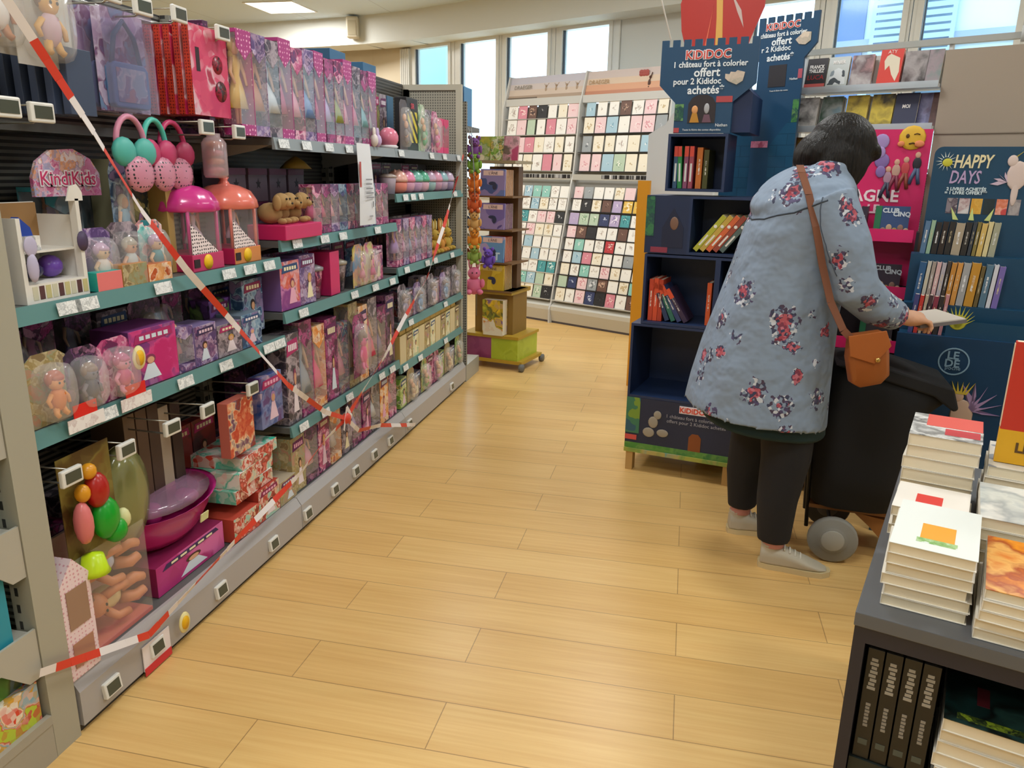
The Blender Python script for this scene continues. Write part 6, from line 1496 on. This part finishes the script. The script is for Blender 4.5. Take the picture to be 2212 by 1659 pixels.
# arms
armR = [(-.045, -.165, 1.40), (.0, -.225, 1.24), (.045, -.235, 1.10), (.13, -.21, 1.04), (.225, -.17, 1.0)]
armL = [(-.045, .165, 1.40), (.02, .22, 1.25), (.07, .22, 1.12), (.16, .16, 1.06), (.24, .07, 1.02)]
for a in (armR, armL): B.tube(a, [.03, .036, .036, .034, .026], 0, 12)
hand(B, (.245, -.16, .995), (1, .25, -.1), 1); hand(B, (.255, .055, 1.015), (1, -.3, -.1), -1)
body = fuse(B, 'body', mat('d9a585', .55), P, .0055, 2)
E_ = MB(); E_.T = HM
for s in (-1, 1): E_.ell((.079, s * .03, .005), (.006, .011, .006), 0, 8, 5)
E_.build('eyes', [mat('2a1c16', .3)], P)
E_ = MB(); E_.T = HM; E_.ell((.089, 0, -.058), (.006, .02, .006)); E_.build('lips', [mat('b06a62', .5)], P)
# hair: chin length bob
H = MB(); H.T = HM
H.ell((-.018, 0, .03), (.116, .102, .112), 0, 20, 12); H.ell((-.07, 0, -.04), (.07, .095, .085), 0, 14, 9)
for s in (-1, 1): H.ell((.0, s * .08, -.04), (.08, .032, .10), 0, 14, 9); H.ell((.045, s * .077, -.045), (.045, .022, .09), 0, 12, 8)
H.ell((.055, 0, .075), (.052, .075, .034), 0, 12, 8)
def hair_mat():
    m, nt, N, L, b = nodes('dark_brown_hair'); tc = N.new('ShaderNodeTexCoord'); mp = N.new('ShaderNodeMapping'); mp.inputs['Scale'].default_value = (60, 60, 6); mp.inputs['Rotation'].default_value = (0, R(-38), 0)
    nz = N.new('ShaderNodeTexNoise'); nz.inputs['Scale'].default_value = 2.5; L.new(tc.outputs['Object'], mp.inputs[0]); L.new(mp.outputs[0], nz.inputs['Vector'])
    r = ramp(nt, ['080605', '1b1511'], 'LINEAR', [.35, .7]); L.new(nz.outputs[0], r.inputs[0]); L.new(r.outputs[0], b.inputs['Base Color']); b.inputs['Roughness'].default_value = .45; b.inputs['Specular IOR Level'].default_value = .25
    bp = N.new('ShaderNodeBump'); bp.inputs['Strength'].default_value = .5; bp.inputs['Distance'].default_value = .01; L.new(nz.outputs[0], bp.inputs['Height']); L.new(bp.outputs[0], b.inputs['Normal']); return m
fuse(H, 'hair', hair_mat(), P, .006, 3)
# trousers
T = MB(); bl = mat('15151a', .8)
T.tube([(-.075, -.075, .86), (-.075, -.09, .66), (-.065, -.09, .45), (-.08, -.09, .28), (-.075, -.088, .115)], [.115, .105, .09, .075, .061], 0, 18)
T.tube([(-.085, .10, .86), (-.10, .14, .66), (-.105, .18, .45), (-.12, .20, .28), (-.115, .2, .125)], [.115, .105, .088, .072, .058], 0, 18)
T.rings([sec(-.08, .03, .74, .13, .18), sec(-.08, .03, .95, .13, .17)])
fuse(T, 'trousers', bl, P, .009, 3)
T = MB(); T.rings([sec(-.135, .03, .548, .215, .235, tilt=-.10), sec(-.13, .03, .56, .22, .24, tilt=-.10), sec(-.12, .03, .8, .2, .2), sec(-.12, .03, .82, .1, .1)]); T.build('dark_teal_top', mat('123034', .8), P)
# shoes and socks
for nm, (x, y, a) in dict(near=(-.115, -.075, -18), far=(-.16, .215, -8)).items():
    M4 = Matrix.Translation((x, y, 0)) @ Matrix.Rotation(R(a), 4, 'Z')
    s = MB(); s.T = M4
    prof = [(-.0, .032, .034, .085), (.03, .039, .05, .094), (.075, .04, .06, .092), (.12, .041, .05, .076), (.17, .044, .04, .056), (.215, .04, .034, .036), (.245, .022, .022, .022)]
    s.rings([[(px, w * math.cos(t), .022 + (hh - .02) * (.5 + .5 * math.sin(t)) if math.sin(t) > 0 else .022) for t in [2 * math.pi * k / 16 for k in range(16)]] for px, w, _, hh in prof])
    s.lathe([(.036, .07), (.04, .1), (.035, .102), (.001, .1)], (.038, 0, 0), 14)
    sh = fuse(s, 'shoe', mat('b9b09c', .6), P, .005, 1)
    s = MB(); s.T = M4
    pts = [(-.008, 0), (-.004, .026), (.03, .037), (.09, .037), (.17, .046), (.225, .043), (.253, .02), (.257, 0)]
    s.prism(pts + [(px, -w) for px, w in reversed(pts[1:-1])], 0, .022, axis='z'); s.build('sole', mat('cdb98c', .6), sh)
    s = MB(); s.T = M4
    for q in range(4): s.tube([(.085 + q * .02, -.028, .086 - q * .0085), (.085 + q * .02, .0, .097 - q * .0085), (.085 + q * .02, .028, .086 - q * .0085)], .0035, 0, 5)
    s.build('laces', 'd8d2c2', sh)
    s = MB(); s.T = M4; s.lathe([(.03, .085), (.041, .09), (.043, .125), (.04, .14), (.03, .14)], (.043, 0, 0), 14); s.build('sock', mat('c98f8c', .9), P)
# coat
K = MB()
K.rings([sec(-.12, .03, .70, .10, .12), sec(-.15, .03, .72, .23, .235), sec(-.165, .03, .60, .245, .255, tilt=-.11), sec(-.165, .03, .592, .256, .27, tilt=-.11), sec(-.16, .03, .70, .245, .262, tilt=-.06), sec(-.145, .03, .85, .228, .25), sec(-.125, .02, 1.0, .205, .235),
         sec(-.10, .01, 1.15, .19, .222), sec(-.085, .0, 1.28, .175, .218), sec(-.07, .0, 1.37, .155, .215), sec(-.05, 0, 1.43, .125, .19), sec(-.03, 0, 1.475, .09, .12), sec(-.015, 0, 1.495, .065, .07)])
for a, sg_ in ((armR, -1), (armL, 1)):
    K.tube([(a[0][0] - .01, a[0][1] + .0, 1.385)] + [tuple(p) for p in a[1:]], [.088, .08, .076, .066, .052], 0, 18)
K.T = Matrix.Translation((-.115, 0, 1.43)) @ Matrix.Rotation(R(-28), 4, 'Y')
K.ell((0, 0, 0), (.135, .165, .056), 0, 18, 10); K.ell((-.075, 0, -.02), (.09, .14, .055), 0, 16, 8)
K.T = None
K.tube([(-.07, -.10, 1.47), (.0, -.085, 1.485), (.06, -.05, 1.44)], [.04, .034, .028], 0, 10); K.tube([(-.07, .10, 1.47), (.0, .085, 1.485), (.06, .05, 1.44)], [.04, .034, .028], 0, 10)
COAT = fuse(K, 'coat', coat_mat(), P, .009, 3)
def hug(o, pts, off=.003, n=6):
    out = []
    for a, b in zip(pts[:-1], pts[1:]):
        for k in range(n):
            p = Vector(a).lerp(Vector(b), k / n); ok, loc, nor, _ = o.closest_point_on_mesh(p)
            out.append(tuple(loc + nor * off))
    return out
m = MB(); m.tube(hug(COAT, [(-.26, .12, 1.33), (-.27, .0, 1.315), (-.25, -.10, 1.32), (-.18, -.20, 1.345), (-.08, -.23, 1.38), (-.02, -.22, 1.405)], 0), .0032, 0, 6); m.build('hood_seam', mat('39434f', .8), P)
m = MB(); m.tube(hug(COAT, [(-.11, -.25, 1.40), (-.13, -.26, 1.30), (-.10, -.27, 1.20), (-.04, -.28, 1.13)], 0), .0022, 0, 6); m.build('sleeve_seam', mat('4a5666', .8), P)
m = MB(); m.rings([sec(.065, 0, 1.31, .03, .09), sec(.06, 0, 1.40, .045, .075), sec(.035, 0, 1.46, .05, .06)]); m.build('dark_scarf', mat('242a3c', .85), P)
tag(P, 'person with dark bobbed hair in a grey blue floral coat, stooping over a book', 'person')
# held book
t = thing('book'); bx(0, .16, -.1, .1, 0, .012).build('cover', mat('6f6a6c', .5), t); bx(.003, .157, -.097, .097, .012, .016).build('pages', 'd0c8bc', t)
v = P.matrix_basis @ Vector((.325, -.05, .955)); t.location = v; t.rotation_euler = (0, R(-8), R(12.3)); tag(t, 'grey book held in the hands of the person in the floral coat', 'book')
# shoulder bag
t = thing('shoulder_bag', (.47, 2.95, 0), 12.3)
m = MB(); m.T = Matrix.Translation((.115, -.262, .80)) @ Matrix.Rotation(R(-12), 4, 'Y')
rr = []
for f, y in ((.8, -.032), (1, -.02), (1, .02), (.8, .032)):
    rr.append([(x * f, y, z * f + .09 * (1 - f)) for x, z in [(-.06, .0), (-.035, -.02), (.035, -.02), (.065, .005), (.07, .09), (.055, .16), (-.05, .165), (-.065, .09)]])
m.rings(rr); o = m.build('pouch', mat('9a5420', .5), t, bevel=.004)
m = MB(); m.T = Matrix.Translation((.115, -.262, .80)) @ Matrix.Rotation(R(-12), 4, 'Y'); m.prism([(-.066, .17), (.058, .165), (.07, .11), (.01, .06), (-.066, .1)], -.038, -.032); m.build('flap', mat('a85c24', .45), t, bevel=.002)
MB().lathe([(.001, -.004), (.008, -.003), (.008, 0)], (.12, -.302, .875), 10, axis='y').build('clasp', mat('c8a860', .3, .8), t)
m = MB(); m.strip([(-.13, -.08, 1.492), (-.142, -.14, 1.468), (-.135, -.205, 1.40), (-.11, -.232, 1.30), (-.08, -.245, 1.18), (-.045, -.265, 1.06), (.0, -.285, .97), (.075, -.29, .90)], .024, 0, side=(1, 0, .1), t=.003); m.build('strap', mat('7a4a32', .5), t)
tag(t, 'orange brown leather shoulder bag hanging at the hip of the floral coat', 'bag')

# shopping trolley
t = thing('shopping_trolley', (.735, 3.11, 0), -6)
rr = []
for z, x0, x1, d in ((.205, -.15, .13, .13), (.215, -.165, .15, .15), (.35, -.175, .165, .155), (.5, -.18, .19, .16), (.62, -.18, .215, .165), (.70, -.175, .27, .165), (.755, -.15, .25, .15), (.79, -.08, .1, .12), (.80, -.04, .05, .08)):
    c = (x0 + x1) / 2; rr.append(sec(c, 0, z, (x1 - x0) / 2, d, e=.55, tilt=-.12 if z > .66 else 0))
MB().rings(rr).build('bag', mat('0c0c0e', .85), t)
m = MB(); m.prism([(-.14, .815 - .03), (.0, .80), (.26, .735), (.285, .66), (.27, .65), (.2, .70), (-.1, .775)], -.168, .168); m.build('flap', mat('101012', .8), t, bevel=.02)
bx(-.165, .13, -.11, .11, .19, .205).build('base_plate', mat('8a5a2c', .5), t); MB().prism([(.0, .19), (.14, .17), (.17, .08), (.12, .08), (.06, .14)], -.1, .1).build('foot_plate', mat('8f5c2a', .5), t)
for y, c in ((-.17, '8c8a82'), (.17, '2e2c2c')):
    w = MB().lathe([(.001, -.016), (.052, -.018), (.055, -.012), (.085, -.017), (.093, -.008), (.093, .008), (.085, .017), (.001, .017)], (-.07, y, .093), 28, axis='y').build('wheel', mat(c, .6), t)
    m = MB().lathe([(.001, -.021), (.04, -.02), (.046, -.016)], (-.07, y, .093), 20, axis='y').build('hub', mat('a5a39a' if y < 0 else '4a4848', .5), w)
MB().tube([(-.07, -.17, .093), (-.07, .17, .093)], .008).build('axle', mat('6a6a6a', .3, .8), t)
m = MB(); m.tube([(-.165, -.09, .1), (-.195, -.09, .7), (-.2, -.09, .88)], .008); m.tube([(-.165, .09, .1), (-.195, .09, .7), (-.2, .09, .88)], .008); m.tube([(-.2, -.09, .88), (-.2, .09, .88)], .012)
m.build('handle', mat('2a2a2c', .4, .5), t)
tag(t, 'black fabric shopping trolley on grey wheels beside the person', 'shopping trolley')
# ------------------------------------------------------------------ near table with stacks of books
TO = (.355, 1.338); TA = -18.5
t = thing('book_table', (TO[0], TO[1], 0), TA)
DK = mat('23222e', .45)
bx(-.005, 1.0, -.005, .95, .672, .70).build('table_top', mat('5b5d60', .35), t, bevel=.002)
bx(-.003, .018, 0, .95, 0, .672).build('side_panel', DK, t); bx(.98, .998, 0, .95, 0, .672).build('side_panel', DK, t)
bx(.018, .98, .5, .515, 0, .672).build('inner_panel', mat('141318', .5), t)
bx(.018, .98, .02, .5, .335, .35).build('lower_shelf', DK, t); bx(.018, .98, .0, .012, .64, .672).build('top_rail', DK, t)
bx(.018, .98, .02, .5, .05, .065).build('bottom_shelf', DK, t)
tag(t, 'dark table with grey top holding stacked books in the right foreground', 'table')
def lying(w, d, h, top, spine='e4dfd2', page='e6d9bd'):
    def fn():
        t = thing('book')
        m = MB(); m.box(0, w, 0, d, h - .0012, h, 0); m.box(0, w, 0, d, 0, .0012, 1); m.box(0, .0014, 0, d, .0012, h - .0012, 1); m.build('cover', [top, spine], t)
        bx(.0014, w - .003, .003, d - .003, .0012, h - .0012).build('pages', page, t); return t
    return fn
def stack(s, b, z, n, w, d, h, tops, descs, where, jit=.004, spine='e4dfd2', page='e6d9bd', grp=None):
    for k in range(n):
        top = tops if k == n - 1 else mat('dcd6c8')
        t = lying(w, d, h, top, spine, page)()
        dput(t, s + random.uniform(-jit, jit), b + random.uniform(-jit, jit), z + k * (h + .0005), TO, TA); t.rotation_euler.z += R(random.uniform(-1.5, 1.5))
        tag(t, (descs if k == n - 1 else '%s thick paperback counted from the bottom' % ORD[k]) + ' of the ' + where, 'book', grp or ('books of the ' + where))
    return t
random.seed(5)
A_BW = art(['c8c8c4', '8a8a88', 'e0e0dc', '6a6a68', 'e4e2dc'], 30, kind='P')
t = stack(.028, .045, .701, 6, .138, .225, .0208, mat('e2e6e0'), 'white topmost book with an orange and green cover picture', 'front left stack')
bx(.045, .1, .05, .12, .0208, .0212).build('orange_picture', 'e8a02a', t); bx(.04, .105, .03, .05, .0208, .0212).build('green_leaves', art(['7aa85a', 'a8c88a', 'dfe6e0'], 90), t)
t = stack(.178, .01, .701, 5, .15, .235, .0187, art(['c86a20', 'e8921e', 'a84c1c', 'e8b060', 'd87a30'], 22, kind='P'), 'topmost book with an orange cover', 'front right stack')
t = stack(.012, .32, .701, 4, .14, .16, .022, mat('e8e2d8'), 'white topmost book with a red patch', 'low middle left stack'); bx(.04, .09, .04, .1, .022, .0224).build('red_patch', 'd83a34', t)
t = stack(.012, .51, .701, 7, .145, .19, .0275, A_BW, 'topmost book with grey photo cover and red corner', 'tall rear left stack'); bx(.03, .145, .09, .19, .0275, .028).build('red_corner', 'd8584c', t); bx(.07, .14, .03, .08, .0275, .0281).build('red_box', 'c83a40', t)
t = stack(.172, .28, .701, 5, .15, .21, .023, art(['c8d0c8', 'e4e4dc', 'a8b0b0', 'd8dcd4', '9aa8b0'], 14, kind='P'), 'pale topmost book', 'middle right stack')
t = stack(.175, .52, .701, 6, .15, .2, .024, art(['c8c0b0', 'd8d4c8', '8a9098'], 14, kind='N'), 'cream topmost book', 'rear right stack')
t = thing('book'); m = MB(); m.box(0, .15, 0, .028, 0, .27, 0); m.build('cover', mat('c4301e', .4), t, bevel=.001)
bx(-.001, .151, -.001, .029, .0, .075).build('yellow_band', 'e0a818', t); bx(.003, .147, .002, .026, .27, .2705).build('page_top', 'e6d9bd', t); text('LEF', .03, '5a3c10', t, (.055, -.0018, .028), bold=.001)
bx(-.0015, 0, .002, .026, .08, .265).build('page_edge', 'e0d0b0', t)
dput(t, .187, .56, .849, TO, TA, rx=-3); tag(t, 'upright red book with a yellow band at the right picture edge', 'book')
# lower shelf
for k in range(4):
    t = thing('book'); bx(0, .028, 0, .15, 0, .235).build('cover', mat('191714', .4), t, bevel=.001)
    bx(.002, .026, .003, .148, .235, .2354).build('page_top', '4a453c', t)
    m = MB(); [m.box(.007 + .0015 * (q % 3), .021 - .002 * (q % 2), -.0008, 0, .15 + q * .0085, .1562 + q * .0085) for q in range(8)]; m.build('spine_title', '9a9488', t); m = MB(); [m.box(.010, .018 - .001 * (q % 2), -.0008, 0, .07 + q * .0075, .0755 + q * .0075) for q in range(7)]; m.build('spine_author', '8a847a', t); bx(.006, .022, -.0008, 0, .03, .042).build('publisher_mark', '4a5048', t)
    dput(t, .024 + .0305 * k, .02, .388, TO, TA); tag(t, 'tall black volume with pale spine lettering, %s from the left under the table top' % ORD[k], 'book', 'black volumes under the table')
t = bx(.02, .15, .015, .2, .351, .387).build('book_box', mat('1c2420', .5)); dput(t, 0, 0, 0, TO, TA); tag(t, 'dark box base carrying the four black volumes', 'box')
t = bx(.018, .15, .19, .21, .388, .64).build('book_box', mat('3a352c', .5)); dput(t, 0, 0, 0, TO, TA); tag(t, 'brown grey card standing behind the four black volumes', 'box')
t = stack(.156, .012, .351, 7, .16, .23, .026, art(['14201e', '1c3a38', '101412', '2a4a44', '1a1c1c'], 14, kind='P'), 'topmost dark cover with red figure', 'lower shelf stack')
bx(.05, .07, .07, .13, .026, .0264).build('red_figure', '5a1a22', t); bx(.02, .15, .012, .03, .026, .0264).build('green_lettering', art(['8aa02a', '14201e', '4a5a20'], 90), t); text('HURLEVENT', .026, '3a4a48', t, (.08, .17, .0265), rot=(0, 0, 0))
bpy.context.view_layer.update()
